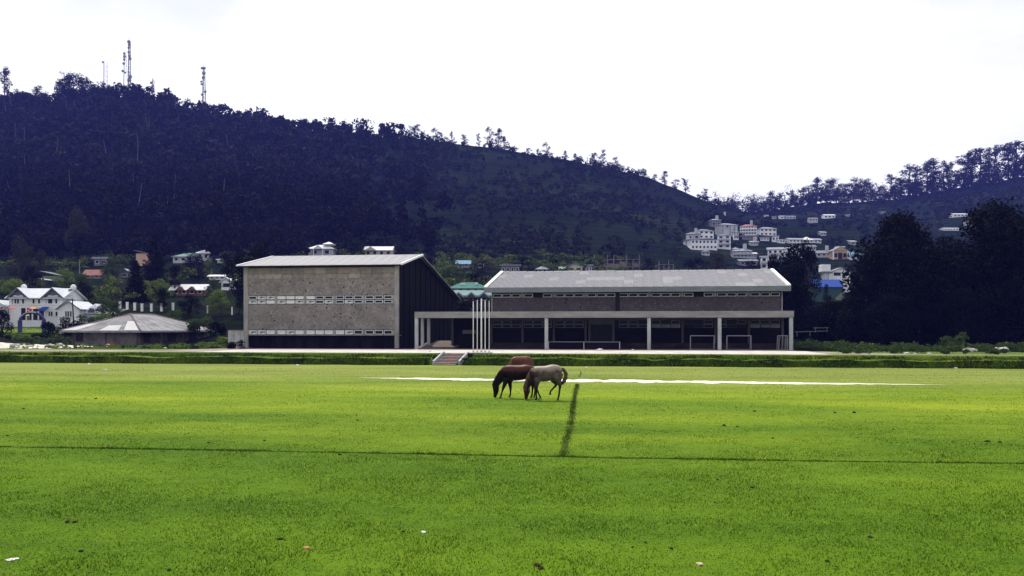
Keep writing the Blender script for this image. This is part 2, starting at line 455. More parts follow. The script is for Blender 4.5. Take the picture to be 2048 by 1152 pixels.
# grass blades and tufts on the field
def blades(N, pick, h0, h1, w0, w1, name, m, label, lean=1.3):
    x, y = pick(N)
    N = len(x)
    h = rng.uniform(h0, h1, N) * (0.25 + 1.6 * (0.6 * vnoise(x * 0.9, y * 0.9) + 0.4 * vnoise(x * 3.7, y * 3.7)) ** 1.6); w = rng.uniform(w0, w1, N)
    a = rng.uniform(0, 2 * np.pi, N); la = rng.uniform(0, 2 * np.pi, N); ln = rng.uniform(0, lean, N) * h
    v = np.zeros((N, 3, 3), np.float32)
    v[:, 0] = np.stack([x - np.cos(a) * w, y - np.sin(a) * w, np.zeros(N)], -1)
    v[:, 1] = np.stack([x + np.cos(a) * w, y + np.sin(a) * w, np.zeros(N)], -1)
    v[:, 2] = np.stack([x + np.cos(la) * ln, y + np.sin(la) * ln, h], -1)
    me = np_mesh(name, v.reshape(-1, 3), np.arange(3 * N).reshape(-1, 3))
    return tag(link(name, me, m), label, 'grass', kind='stuff')
def pick_strip(y0, y1, power=1.0, ramp=((0, 100), (1, 1))):
    def f(N):
        y = y0 + (y1 - y0) * rng.random(N) ** power
        x = (rng.random(N) - 0.5) * (1.2 * y + 17)
        keep = rng.random(N) < (1.2 * y + 17) / (1.2 * y1 + 17)
        keep &= rng.random(N) < np.interp(y, ramp[0], ramp[1])
        return x[keep], y[keep]
    return f
bm_near, n, l, b = new_mat('field_blade')
grass_nodes(bm_near, n, l, b, blade=True)
blades(900000, pick_strip(9.3, 32, 1.35, ((9, 16, 32), (1, 1, 0))), 0.014, 0.036, 0.004, 0.0085, 'field_grass_blades', bm_near, 'short green grass blades in the near half of the field')
blades(230000, pick_strip(15, 66, 1.1, ((15, 30, 66), (0, 1, .7))), 0.015, 0.035, 0.008, 0.02, 'field_grass_tufts', bm_near, 'short green grass tufts in the far half of the field')

# the two dark worn lines across the field, and the bare sandy strip
def ribbon(name, pts, m, z, widths, noise=0.3, seg=140, fray=0.35, wander=0.25):
    pts = np.array(pts, float); widths = np.array(widths, float)
    d = np.concatenate([[0], np.cumsum(np.hypot(*np.diff(pts, axis=0).T))])
    q = np.linspace(0, d[-1], seg)
    cx, cy, ww = np.interp(q, d, pts[:, 0]), np.interp(q, d, pts[:, 1]), np.interp(q, d, widths)
    cx = cx + wander * fnoise(q * .35, q * 0 + 3.3, 4); cy = cy + wander * fnoise(q * .35, q * 0 + 9.1, 4)
    tx, ty = np.gradient(cx), np.gradient(cy); ln = np.hypot(tx, ty); nx, ny = -ty / ln, tx / ln
    rows = []
    for k in (-1, -0.4, 0.4, 1):
        o = ww * k * (1 + (fray * 2.2 * fnoise(q * 1.7 + 9 * k, q * 0 + 5 * k, 4) if abs(k) == 1 else 0)) * 0.5
        rows.append((cx + nx * o, cy + ny * o))
    X = np.array([r[0] for r in rows]); Y = np.array([r[1] for r in rows])
    zz = np.full_like(X, z)
    return link(name, grid_mesh(name, X, Y, zz), m)
dk = mat('dark_turf', (0.025, 0.044, 0.006), color2=(0.07, 0.105, 0.008), scale=5, rough=0.95, bump=0.6, bscale=30)
tag(ribbon('worn_turf_line', [(4.75, 61.5), (4.1, 54)], dk, 0.006, [0.05, 0.12], fray=1.6, seg=80), 'short faint dark line between the sandy strip and the bank', kind='structure')
tag(ribbon('worn_turf_line', [(3.45, 46.8), (3.05, 42.5), (1.8, 27.3), (1.17, 20.5)], dk, 0.006, [0.09, 0.13, 0.13, 0.11], fray=1.8, seg=400), 'dark worn line running from the horses towards the camera', kind='structure')
tag(ribbon('worn_turf_line', [(-14.5, 22.45), (-6, 21.5), (1.17, 20.55), (2.4, 20.38), (3.4, 20.25), (4.6, 20.1)], dk, 0.010, [0.01, 0.028, 0.04, 0.065, 0.05, 0.0], fray=1.9, seg=500), 'dark worn line running across the near field', kind='structure')
def line_pick(pts, w):
    pts = np.array(pts, float)
    def f(N):
        d = np.concatenate([[0], np.cumsum(np.hypot(*np.diff(pts, axis=0).T))])
        q = rng.random(N) * d[-1]
        return np.interp(q, d, pts[:, 0]) + rng.normal(0, w, N), np.interp(q, d, pts[:, 1]) + rng.normal(0, w, N)
    return f
bm_dark = leaf_mat('blade_dark', (0.012, 0.030, 0.004), (0.06, 0.10, 0.008), trans=0.3)
blades(5200, line_pick([(3.45, 46.8), (3.05, 42.5), (1.8, 27.3), (1.17, 20.5)], 0.06), 0.02, 0.06, 0.005, 0.010, 'worn_line_grass', bm_dark, 'rank dark grass along the line towards the camera')
blades(9000, line_pick([(-14.5, 22.45), (-6, 21.5), (1.17, 20.55), (6, 19.95), (14, 19.3)], 0.05), 0.02, 0.06, 0.005, 0.01, 'worn_line_grass', bm_dark, 'rank dark grass along the line across the near field')
sand = mat('bare_sand', (0.52, 0.47, 0.38), color2=(0.74, 0.70, 0.62), scale=1.4, rough=0.95, bump=0.4, bscale=14)
tag(ribbon('bare_sand_strip', [(-9.2, 53.0), (-7.4, 52.3), (-4, 51.6), (0, 50.6), (5, 49.6), (10, 48.7), (15, 47.7), (20, 46.8), (23, 46.2)], sand, 0.012, [0.0, 0.6, 1.7, 2.3, 2.4, 2.1, 1.6, 0.6, 0.0], fray=0.75, seg=500), 'pale bare sandy strip across the field behind the horses', kind='structure')

# ------------------------------------------------------------------ grass bank and forecourt
STAIR_S = s_at(902, 2.5); STAIR_W = 0.95
ss = np.arange(-110, 75, 0.16)
prof_t = np.array([-0.35, 0.0, 0.08, 0.17, 0.27, 0.42, 1.05, 1.4, 2.0, 2.6, 3.1, 3.25, 3.4, 3.6, 4.0, 4.6, 5.3, 6.0])
prof_z = np.array([-0.06, 0.03, 0.16, 0.33, 0.46, 0.53, 0.54, 0.53, 0.52, 0.50, 0.50, 0.60, 0.72, 0.79, 0.81, 0.82, 0.82, 0.76])
SS, TT = np.meshgrid(ss, prof_t)
ZB = np.repeat(prof_z[:, None], len(ss), 1)
lump = fnoise(SS * 0.45, TT * 0.1 + 3, 4); fine_n = fnoise(SS * 2.2, TT * 2.2 + 40, 3)
ZB = ZB * (1 + 0.6 * lump * (TT < 3.4)) + fine_n * 0.10 * (TT > 0.05) * (TT < 5)
gapn = np.clip(1 - np.abs(SS - s_at(1250, 1.5)) / 0.9, 0, 1) + np.clip(1 - np.abs(SS - s_at(1530, 1.5)) / 0.7, 0, 1)
ZB = ZB - 0.22 * np.clip(gapn, 0, 1) * ((TT > 0.1) & (TT < 3))
TTj = TT + 1.0 * fnoise(SS * 0.5, TT * 0 + 11, 4) * (TT < 3.0) + 0.9 * fnoise(SS * 0.7, TT * 0 + 71, 4) * ((TT >= 3.0) & (TT < 4.2))
cut = np.clip(1.7 - np.abs(SS - STAIR_S) / STAIR_W, 0, 1)
ZB = ZB - 0.75 * np.clip(cut * 2, 0, 1) * ((TT > -0.2) & (TT < 4.6))
PX = O0.x + SS * U.x + TTj * V.x; PY = O0.y + SS * U.y + TTj * V.y
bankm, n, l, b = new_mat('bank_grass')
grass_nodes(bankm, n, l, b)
for nd in n:      # the bank is greener, never dry; shade of its faces is painted in
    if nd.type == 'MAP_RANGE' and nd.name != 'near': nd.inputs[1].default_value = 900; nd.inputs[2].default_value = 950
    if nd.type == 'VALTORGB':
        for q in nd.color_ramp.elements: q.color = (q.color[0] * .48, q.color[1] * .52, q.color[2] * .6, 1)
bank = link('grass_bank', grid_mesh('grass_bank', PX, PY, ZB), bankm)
tag(bank, 'two-step grass bank between the field and the forecourt', kind='structure')
# tufts on the bank; shade of the step faces is put into their colour
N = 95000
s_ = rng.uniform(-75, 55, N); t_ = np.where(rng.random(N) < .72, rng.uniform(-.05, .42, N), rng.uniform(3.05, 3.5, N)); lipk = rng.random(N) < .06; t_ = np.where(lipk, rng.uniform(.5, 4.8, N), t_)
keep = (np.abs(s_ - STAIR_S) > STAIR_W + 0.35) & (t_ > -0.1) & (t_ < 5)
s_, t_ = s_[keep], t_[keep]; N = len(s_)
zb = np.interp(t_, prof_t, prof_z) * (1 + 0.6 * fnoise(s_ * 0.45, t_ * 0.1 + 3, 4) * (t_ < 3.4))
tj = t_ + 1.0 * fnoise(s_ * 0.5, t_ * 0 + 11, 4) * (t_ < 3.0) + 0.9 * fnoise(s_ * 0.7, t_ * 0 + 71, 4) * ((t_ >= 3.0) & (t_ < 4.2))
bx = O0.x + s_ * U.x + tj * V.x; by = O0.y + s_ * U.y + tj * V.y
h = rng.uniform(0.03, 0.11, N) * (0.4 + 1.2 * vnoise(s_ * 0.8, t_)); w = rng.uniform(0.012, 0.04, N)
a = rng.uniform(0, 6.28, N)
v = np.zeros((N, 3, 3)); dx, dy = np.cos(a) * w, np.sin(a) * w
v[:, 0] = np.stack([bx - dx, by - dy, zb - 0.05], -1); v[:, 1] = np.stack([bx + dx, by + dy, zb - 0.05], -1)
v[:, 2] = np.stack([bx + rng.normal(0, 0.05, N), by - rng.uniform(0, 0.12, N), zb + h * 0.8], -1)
tag(link('bank_grass_tufts', np_mesh('bank_grass_tufts', v.reshape(-1, 3), np.arange(3 * N).reshape(-1, 3)), leaf_mat('bank_shade_blade', (0.003, 0.011, 0.0015), (0.030, 0.058, 0.005), trans=0.04)), 'rough grass tufts hanging on the two steps of the bank', 'grass', kind='stuff')

pathm = mat('forecourt_concrete', (0.30, 0.28, 0.25), color2=(0.58, 0.55, 0.50), scale=0.9, rough=0.9, bump=0.15, bscale=8)
sA = np.linspace(-95, 62, 320)
t_in = 5.0 + 0.5 * fnoise(sA * 0.5, sA * 0 + 2, 3) + np.interp(sA, [-95, -45, 24, 30, 62], [0, 0, 0, 0, 0])
t_out = np.interp(sA, [-95, -36, -33, 23, 27, 33, 62], [10.5, 11, 18.0, 18.0, 12, 6.6, 6.0]) + 0.8 * fnoise(sA * 0.4, sA * 0 + 8, 3) * ((sA < -33) | (sA > 25))
tt4 = np.linspace(0, 1, 6)[:, None]
TTp = t_in[None] * (1 - tt4) + t_out[None] * tt4
SSp = np.repeat(sA[None], 6, 0)
dirtm = mat('dirt_track', (0.10, 0.105, 0.05), color2=(0.34, 0.31, 0.26), scale=0.35, rough=0.95, bump=0.4, bscale=6, detail=9)
for nm, lo, hi, m_, lab in (('dirt_track', -96, s_at(470, 12), dirtm, 'worn dirt track left of the tall hall'), ('forecourt', s_at(470, 12), 25.5, pathm, 'bright concrete forecourt between the bank and the school buildings'), ('dirt_track', 25.5, 63, dirtm, 'thin worn dirt track right of the long hall')):
    k_ = (sA >= lo - .5) & (sA < hi)
    path = link(nm, grid_mesh(nm, (O0.x + SSp * U.x + TTp * V.x)[:, k_], (O0.y + SSp * U.y + TTp * V.y)[:, k_], np.full_like(SSp, GZ + 0.03 - (0.006 if nm == 'dirt_track' else 0))[:, k_]), m_)
    tag(path, lab, kind='structure')
# solid earth under the forecourt
eb = MB()
eb.prism([W(-95, 4.6, -0.5), W(70, 4.6, -0.5), W(70, 4.6, 0.76), W(-95, 4.6, 0.76)], V * 13.2)
earth = eb.build('forecourt_verge', mat('verge_grass', (0.045, 0.085, 0.012), color2=(0.12, 0.17, 0.03), scale=1.5, rough=0.95, bump=0.5, bscale=10))
tag(earth, 'grassy verge beside the forecourt', kind='structure')
# rubble yard on the far left
rub = mat('rubble_ground', (0.30, 0.27, 0.24), color2=(0.66, 0.62, 0.57), scale=0.9, rough=0.95, bump=0.8, bscale=6)
sr = np.linspace(-85, s_at(140, 28), 60); tr = np.linspace(15, 42, 40)
SR, TR = np.meshgrid(sr, tr)
XR = O0.x + SR * U.x + TR * V.x; YR = O0.y + SR * U.y + TR * V.y
ZR = terrain(XR, YR) + 0.05 + 0.45 * fnoise(SR * 0.8, TR * 0.8, 3) - 0.4 * (TR > 37)
tag(link('rubble_yard', grid_mesh('rubble_yard', XR, YR, ZR), rub), 'pale stony rubble yard left of the low shed', kind='structure')
# ------------------------------------------------------------------ school buildings
def stone_mat(name, c1, c2, pit, hi, blotch=(1, 1, 1), pits=0.16):
    m, n, l, b = new_mat(name)
    tc = n.new('ShaderNodeTexCoord')
    vo = n.new('ShaderNodeTexVoronoi'); vo.inputs['Scale'].default_value = 5.6; vo.inputs['Randomness'].default_value = 1.0
    l.new(tc.outputs['Object'], vo.inputs['Vector'])
    bg_ = n.new('ShaderNodeTexNoise'); bg_.inputs['Scale'].default_value = 0.5; bg_.inputs['Detail'].default_value = 8; bg_.inputs['Roughness'].default_value = 0.65
    fi = n.new('ShaderNodeTexNoise'); fi.inputs['Scale'].default_value = 7; fi.inputs['Detail'].default_value = 6; fi.inputs['Roughness'].default_value = 0.75
    l.new(tc.outputs['Object'], bg_.inputs['Vector']); l.new(tc.outputs['Object'], fi.inputs['Vector'])
    r = n.new('ShaderNodeValToRGB'); e = r.color_ramp.elements
    e[0].position = 0.32; e[0].color = (*c1, 1); e[1].position = 0.68; e[1].color = (*c2, 1)
    ad = n.new('ShaderNodeMath'); ad.operation = 'MULTIPLY_ADD'; ad.inputs[1].default_value = 0.5
    s_ = n.new('ShaderNodeMath'); s_.operation = 'MULTIPLY'; s_.inputs[1].default_value = 0.5
    l.new(fi.outputs[0], s_.inputs[0]); l.new(bg_.outputs[0], ad.inputs[0]); l.new(s_.outputs[0], ad.inputs[2]); l.new(ad.outputs[0], r.inputs[0])
    # stones: each its own shade; a few deep holes between them
    hs = n.new('ShaderNodeSeparateColor'); l.new(vo.outputs['Color'], hs.inputs[0])
    tone = n.new('ShaderNodeMapRange'); tone.inputs[3].default_value = 0.82; tone.inputs[4].default_value = 1.15
    l.new(hs.outputs[0], tone.inputs[0])
    mu = n.new('ShaderNodeMix'); mu.data_type = 'RGBA'; mu.blend_type = 'MULTIPLY'; mu.inputs[0].default_value = 1
    l.new(r.outputs[0], mu.inputs[6]); l.new(tone.outputs[0], mu.inputs[7])
    ls = n.new('ShaderNodeMath'); ls.operation = 'LESS_THAN'; ls.inputs[1].default_value = pits; l.new(hs.outputs[1], ls.inputs[0])
    ld = n.new('ShaderNodeMath'); ld.operation = 'LESS_THAN'; ld.inputs[1].default_value = 0.34; l.new(vo.outputs['Distance'], ld.inputs[0])
    v2 = n.new('ShaderNodeTexVoronoi'); v2.inputs['Scale'].default_value = 3.2; l.new(tc.outputs['Object'], v2.inputs['Vector'])
    h2 = n.new('ShaderNodeSeparateColor'); l.new(v2.outputs['Color'], h2.inputs[0])
    rad = n.new('ShaderNodeMapRange'); rad.inputs[1].default_value = 1 - pits * 4.5; rad.inputs[2].default_value = 1.0; rad.inputs[3].default_value = 0.0; rad.inputs[4].default_value = 0.36; l.new(h2.outputs[1], rad.inputs[0])
    warp = n.new('ShaderNodeMath'); warp.operation = 'MULTIPLY_ADD'; warp.inputs[1].default_value = 0.35; l.new(fi.outputs[0], warp.inputs[0]); l.new(v2.outputs['Distance'], warp.inputs[2])
    wof = n.new('ShaderNodeMath'); wof.operation = 'SUBTRACT'; wof.inputs[1].default_value = 0.17; l.new(warp.outputs[0], wof.inputs[0])
    pm2 = n.new('ShaderNodeMath'); pm2.operation = 'LESS_THAN'; l.new(wof.outputs[0], pm2.inputs[0]); l.new(rad.outputs[0], pm2.inputs[1])
    pm = n.new('ShaderNodeMath'); pm.operation = 'MULTIPLY'; l.new(ls.outputs[0], pm.inputs[0]); l.new(ld.outputs[0], pm.inputs[1])
    mp = n.new('ShaderNodeMix'); mp.data_type = 'RGBA'; l.new(pm2.outputs[0], mp.inputs[0]); l.new(mu.outputs[2], mp.inputs[6]); mp.inputs[7].default_value = (*pit, 1)
    gh = n.new('ShaderNodeMath'); gh.operation = 'GREATER_THAN'; gh.inputs[1].default_value = 0.93; l.new(hs.outputs[2], gh.inputs[0])
    gm = n.new('ShaderNodeMath'); gm.operation = 'MULTIPLY'; l.new(gh.outputs[0], gm.inputs[0]); l.new(ld.outputs[0], gm.inputs[1])
    mh = n.new('ShaderNodeMix'); mh.data_type = 'RGBA'; l.new(gm.outputs[0], mh.inputs[0]); l.new(mp.outputs[2], mh.inputs[6]); mh.inputs[7].default_value = (*hi, 1)
    l.new(mh.outputs[2], b.inputs['Base Color'])
    bp = n.new('ShaderNodeBump'); bp.inputs['Strength'].default_value = 0.7; bp.inputs['Distance'].default_value = 0.04
    l.new(vo.outputs['Distance'], bp.inputs['Height']); bp.invert = True
    l.new(bp.outputs[0], b.inputs['Normal'])
    b.inputs['Roughness'].default_value = 0.95; b.inputs['Specular IOR Level'].default_value = 0.05
    return m
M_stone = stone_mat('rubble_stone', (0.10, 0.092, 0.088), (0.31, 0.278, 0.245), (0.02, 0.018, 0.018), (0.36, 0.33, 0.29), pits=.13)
M_stone_dark = stone_mat('eave_shade_rubble_stone', (0.055, 0.047, 0.052), (0.115, 0.10, 0.105), (0.012, 0.012, 0.014), (0.18, 0.17, 0.17))  # darker stone: shade under the long hall's eave put into the colour
M_conc = mat('weathered_concrete', (0.17, 0.165, 0.155), color2=(0.37, 0.355, 0.33), scale=1.3, rough=0.9, bump=0.3, bscale=9, stretch=(1, 1, .35))
M_conc_panel = [mat('cast_panel_%d' % k, c, var=0.25, scale=2.0, rough=0.9, bump=0.3, bscale=9) for k, c in enumerate([(0.25, 0.22, 0.185), (0.31, 0.275, 0.235), (0.215, 0.19, 0.165)])]
M_fascia = mat('grey_fascia', (0.155, 0.175, 0.185), var=0.18, scale=1.0, rough=0.7, stretch=(1, 1, 3))
M_canopy = mat('canopy_concrete', (0.17, 0.165, 0.16), color2=(0.27, 0.262, 0.25), scale=1.2, rough=0.9, bump=0.2, bscale=8, stretch=(.5, 1, 2))
M_soffit = mat('soffit_paint', (0.07, 0.068, 0.068), scale=1, rough=0.9)
M_col = mat('column_paint', (0.26, 0.27, 0.27), color2=(0.42, 0.43, 0.43), scale=2.5, rough=0.85, stretch=(1, 1, .3))
M_dark_clad = mat('dark_streaked_cladding', (0.003, 0.003, 0.004), color2=(0.012, 0.011, 0.013), scale=2.2, rough=0.8, stretch=(1, 1.2, .05), contrast=(0.35, 0.8))  # near-black cladding with vertical streaks
M_base = mat('recess_shade_base', (0.006, 0.006, 0.008), color2=(0.026, 0.024, 0.024), scale=0.9, rough=0.95, stretch=(1, 1, .3), contrast=(0.4, 0.75))  # shade of the recessed base put into a near-black colour
M_dark_wall = mat('shade_dark_wall', (0.005, 0.005, 0.006), color2=(0.013, 0.012, 0.013), scale=0.8, rough=0.9)  # shade under the canopy put into this near-black wall colour
M_white = mat('white_frame_paint', (0.62, 0.63, 0.64), var=0.12, scale=3, rough=0.6)
M_dullwhite = mat('dull_white_frame_paint', (0.58, 0.58, 0.60), var=0.25, scale=2, rough=0.7)
M_glass = mat('dark_window_glass', (0.010, 0.011, 0.014), var=0.3, scale=4, rough=0.4, spec=0.12)
M_pane_white = mat('whitewashed_pane', (0.56, 0.55, 0.52), color2=(0.70, 0.69, 0.66), scale=3, rough=0.6)
M_pane_torn = mat('broken_whitewashed_pane', (0.012, 0.012, 0.014), color2=(0.62, 0.61, 0.58), scale=3.2, rough=0.6, stretch=(1, 1, 2.2), contrast=(0.44, 0.47), detail=3)
M_pane_grey = mat('dusty_pane', (0.10, 0.10, 0.11), color2=(0.22, 0.22, 0.23), scale=2, rough=0.5)
M_roof_sheet = mat('asbestos_sheet', (0.155, 0.158, 0.172), color2=(0.26, 0.262, 0.28), scale=0.9, rough=0.85, bump=0.2, bscale=20, stretch=(2.5, .5, 1))
M_roof_sheet2 = mat('newer_asbestos_sheet', (0.21, 0.213, 0.225), color2=(0.31, 0.31, 0.32), scale=1.1, rough=0.85)
M_metal_roof = mat('galvanised_sheet', (0.21, 0.21, 0.225), color2=(0.36, 0.36, 0.37), scale=0.8, rough=0.6, metal=0.0, stretch=(2, .25, 1))
M_verge = mat('white_verge_board', (0.74, 0.74, 0.73), var=0.1, scale=2, rough=0.7)

def ring_mesh(name, w, h, bar, d):
    mb = MB()
    mb.box(0, w, 0, d, 0, bar); mb.box(0, w, 0, d, h - bar, h)
    mb.box(0, bar, 0, d, bar, h - bar); mb.box(w - bar, w, 0, d, bar, h - bar)
    return mb.mesh(name)
def sheet_mesh(name, w, L, waves, amp):
    k = waves * 4 + 1
    x = np.linspace(0, w, k); z = amp * np.sin(np.linspace(0, 2 * np.pi * waves, k))
    X = np.stack([x, x]); Y = np.stack([np.zeros(k), np.full(k, L)]); Z = np.stack([z, z])
    return grid_mesh(name, X, Y, Z)

# ---- tall hall on the left
T_G = 21.6
g_r, g_l = s_at(797, T_G), s_at(487, T_G)
GW = g_r - g_l
gym = tag(empty('tall_stone_hall', W(g_l, T_G, GZ), -TH), 'tall windowless-sided stone hall with bands of small white framed windows', 'building')
gY = W(g_r, T_G).y
zg = lambda py: EYE - (py - HOR) / F * (gY + 0.8) - GZ
xg = lambda px: s_at(px, T_G) - g_l
ED, RD, RH, EH, BH = -0.7, 8.8, 10.5, 8.75, 6.0     # eave, ridge, back eave
D = 31.0
x0, x1 = xg(495.5), xg(789)
# lower dark base, set back under the stone face
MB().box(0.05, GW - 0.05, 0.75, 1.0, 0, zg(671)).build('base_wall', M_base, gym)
MB().box(0, GW, 0, 1.2, zg(671), zg(670)).build('floor_edge', M_conc, gym)
MB().box(x0, x1, 0.06, 0.30, zg(659.3), zg(608)).build('stone_panel', M_stone, gym)
MB().box(x0, x1, 0.06, 0.30, zg(590.3), zg(556)).build('stone_panel', M_stone, gym)
MB().box(x0, x1, 0.35, 0.42, zg(670), zg(556)).build('inner_lining', M_glass, gym)
for (a, b_) in ((0, x0), (x1, GW)):
    MB().box(a, b_, 0, 0.32, 0, EH + 0.1).build('corner_pier', M_conc, gym, bevel=0.02)
# cast panels under the eave
npn = 13
for r, (pa, pb) in enumerate(((556, 547), (546.6, 534.5))):
    for k in range(npn):
        off = 0.0 if r == 0 else 0.0
        a = x0 + (x1 - x0) * k / npn; c_ = x0 + (x1 - x0) * (k + 1) / npn
        MB().box(a + 0.012, c_ - 0.012, 0.02 + 0.02 * rng.random(), 0.3, zg(pa) + 0.006, zg(pb)).build('panel', M_conc_panel[int(rng.integers(3))], gym)
gw = (x1 - x0) / 5; pier = 0.22; ww = (gw - pier) / 3
pat = {('u', 0): 'DTTWWWWDDDDDDDD'.replace('T', 't'), ('u', 1): 'ttWtWttDtDtDDDD', ('l', 0): 'ttWWtWWWWWtDDDD'}
pane_m = {'D': M_glass, 't': M_pane_torn, 'W': M_pane_white}
for band, rows in (('u', ((590.6, 598.9), (599.3, 607.6))), ('l', ((659.7, 669.6),))):
    zt, zb = zg(rows[0][0]), zg(rows[-1][1])
    for g in range(6):
        if g < 5:
            gx = x0 + g * gw
            MB().box(gx + gw - pier, gx + gw, 0.05, 0.32, zb, zt).build('window_pier', M_conc, gym)
    for r, (ra, rb) in enumerate(rows):
        hgt = zg(ra) - zg(rb) - 0.035
        ring = ring_mesh('window', ww - 0.10, hgt - .05, 0.062, 0.07)
        panem = MB().box(0.05, ww - 0.15, 0.025, 0.045, 0.05, hgt - 0.10).mesh('pane')
        for g in range(5):
            for k in range(3):
                o = link('window', ring, M_white, gym)
                o.location = (x0 + g * gw + k * ww + 0.05, 0.10, zg(rb) + 0.045)
                ch = pat[(band, r)][g * 3 + k]
                pm = panem.copy(); link('pane', pm, pane_m[ch], o)
# side, back walls
def gable(y_off=0.0):
    return [(0, 0.33, 0), (0, D, 0), (0, D, BH), (0, RD, RH - 0.12), (0, 0.33, EH + 0.05)]
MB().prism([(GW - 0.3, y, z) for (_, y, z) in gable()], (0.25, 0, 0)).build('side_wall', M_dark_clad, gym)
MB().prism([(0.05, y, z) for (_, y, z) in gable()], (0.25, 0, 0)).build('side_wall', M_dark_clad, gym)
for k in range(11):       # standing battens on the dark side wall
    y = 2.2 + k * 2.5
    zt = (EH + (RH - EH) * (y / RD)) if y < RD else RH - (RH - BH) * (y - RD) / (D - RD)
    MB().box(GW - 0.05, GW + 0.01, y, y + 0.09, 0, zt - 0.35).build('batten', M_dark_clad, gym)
MB().box(0.3, GW - 0.3, D - 0.3, D, 0, BH).build('back_wall', M_dark_wall, gym)
nsh = 16; sw = (GW + 0.9) / nsh; L = math.hypot(RD - ED, RH - EH)
shm = sheet_mesh('roof_sheet', sw + 0.03, L, 5, 0.025)
for k in range(nsh):
    o = link('roof_sheet', shm, M_metal_roof, gym)
    o.location = (-0.45 + k * sw, ED, EH + 0.03 + 0.004 * (k % 2)); o.rotation_euler = (math.atan2(RH - EH, RD - ED), 0, 0)
MB().prism([(-0.45, RD, RH), (-0.45, D + 0.5, BH + 0.1), (-0.45, D + 0.5, BH), (-0.45, RD, RH - 0.1)], (GW + 0.9, 0, 0)).build('rear_roof', M_metal_roof, gym)
MB().prism([(-0.45, RD - 0.3, RH - 0.02), (-0.45, RD, RH + 0.09), (-0.45, RD + 0.3, RH - 0.03)], (GW + 0.9, 0, 0)).build('ridge_cap', M_metal_roof, gym)
for xx in (-0.52, GW + 0.38):
    MB().prism([(xx, ED - 0.02, EH - 0.06), (xx, RD, RH - 0.09), (xx, RD, RH + 0.13), (xx, ED - 0.02, EH + 0.14)], (0.16, 0, 0)).build('verge_board', M_verge, gym)
MB().box(-0.5, GW + 0.5, ED - 0.06, ED - 0.01, EH - 0.1, EH + 0.0).build('eave_board', M_dark_wall, gym)
MB().box(0, GW, ED, 0.3, EH - 0.08, EH - 0.02).build('soffit', M_soffit, gym)

# ---- long hall with the canopy
T_H = 22.7
h_l, h_r = s_at(983, T_H), s_at(1565, T_H)
HL = h_r - h_l
hall = tag(empty('long_school_hall', W(h_l, T_H, GZ), -TH), 'long two-storey school hall with pale corrugated roof and dark stone front', 'building')
hY = W((h_l + h_r) / 2, T_H).y
zh = lambda py: EYE - (py - HOR) / F * hY - GZ
EAV, RID = 6.22, 8.56
ey, ry = -1.0, 10.3
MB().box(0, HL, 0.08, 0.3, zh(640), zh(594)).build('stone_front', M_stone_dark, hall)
MB().box(0, HL, 0.32, 0.4, 0, EAV - 0.1).build('inner_lining', M_glass, hall)
MB().box(0, HL, 0.02, 0.3, zh(657), zh(655.6)).build('window_sill', M_dark_wall, hall)
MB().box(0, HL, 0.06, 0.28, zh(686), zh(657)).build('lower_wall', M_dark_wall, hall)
MB().box(0, HL, -0.12, 0.25, 0, zh(686)).build('plinth', mat('stained_plinth', (0.016, 0.014, 0.013), color2=(0.05, 0.042, 0.036), scale=1.1, rough=0.95, stretch=(.5, 1, 1.5)), hall)
nb = 9; bw = HL / nb
gp_ = 0.34; w3 = (bw - gp_) / 3
hgt = zh(585.8) - zh(593.6)
ring = ring_mesh('window', w3 - 0.07, hgt - 0.03, 0.06, 0.06)
pan = MB().box(0.045, w3 - 0.115, 0.02, 0.035, 0.045, hgt - 0.075).mesh('pane')
hg2 = zh(640.8) - zh(648.0)
ring2 = ring_mesh('window', w3 - 0.07, hg2 - 0.03, 0.035, 0.05)
pan2 = MB().box(0.03, w3 - 0.10, 0.02, 0.035, 0.03, hg2 - 0.06).mesh('pane')
for k in range(nb + 1):
    xc = k * bw
    if 0 < k < nb: MB().box(xc - gp_ / 2 - 0.02, xc + gp_ / 2 - 0.06, 0.05, 0.3, zh(594), zh(585)).build('window_pier', M_conc if k != 4 else M_dark_wall, hall)
    if k not in (4,): MB().box(xc - 0.11, xc + 0.11, -0.10, 0.3, 0.0, 3.14).build('pilaster', M_soffit, hall)
MB().box(4 * bw - 0.22, 4 * bw + 0.22, 0.0, 0.2, 3.8, EAV - 0.4).build('downpipe_recess', M_glass, hall)
for k in range(nb):
    for q in range(3):
        if (k, q) not in ((1, 1), (6, 1)):
            o = link('window', ring if rng.random() > .18 else ring.copy(), M_dullwhite, hall); o.location = (k * bw + gp_ / 2 + q * w3, 0.03, zh(593.6))
            link('pane', pan, M_glass, o)
        if k == 3: continue
        for r, py in enumerate((648.0, 655.6)):
            if (k, q, r) in ((6, 1, 0), (6, 0, 1), (7, 1, 0), (7, 2, 1)): continue
            o = link('window', ring2.copy(), mat('under_canopy_frame', (0.20, 0.20, 0.22), var=0.3, scale=2, rough=0.7) if rng.random() > 0.2 else M_soffit, hall); o.location = (k * bw + gp_ / 2 + q * w3, 0.10, zh(py))
            pm = pan2.copy(); link('pane', pm, M_pane_grey if (k in (5, 8) and r == 1) else M_glass, o)
dr = MB().box(3 * bw + 0.5, 4 * bw - 0.55, 0.0, 0.1, 0.25, 2.5).build('door', mat('dark_door', (0.02, 0.02, 0.022), scale=2, rough=0.6), hall)
MB().box(3 * bw + 0.28, 3 * bw + 0.5, -0.05, 0.3, 0, 3.1).build('door_jamb', M_soffit, hall)
MB().box(4 * bw - 0.55, 4 * bw - 0.30, -0.05, 0.3, 0, 3.1).build('door_jamb', M_soffit, hall)
MB().box(3 * bw + 0.28, 4 * bw - 0.30, -0.04, 0.3, 2.5, 3.1).build('transom', M_soffit, hall)
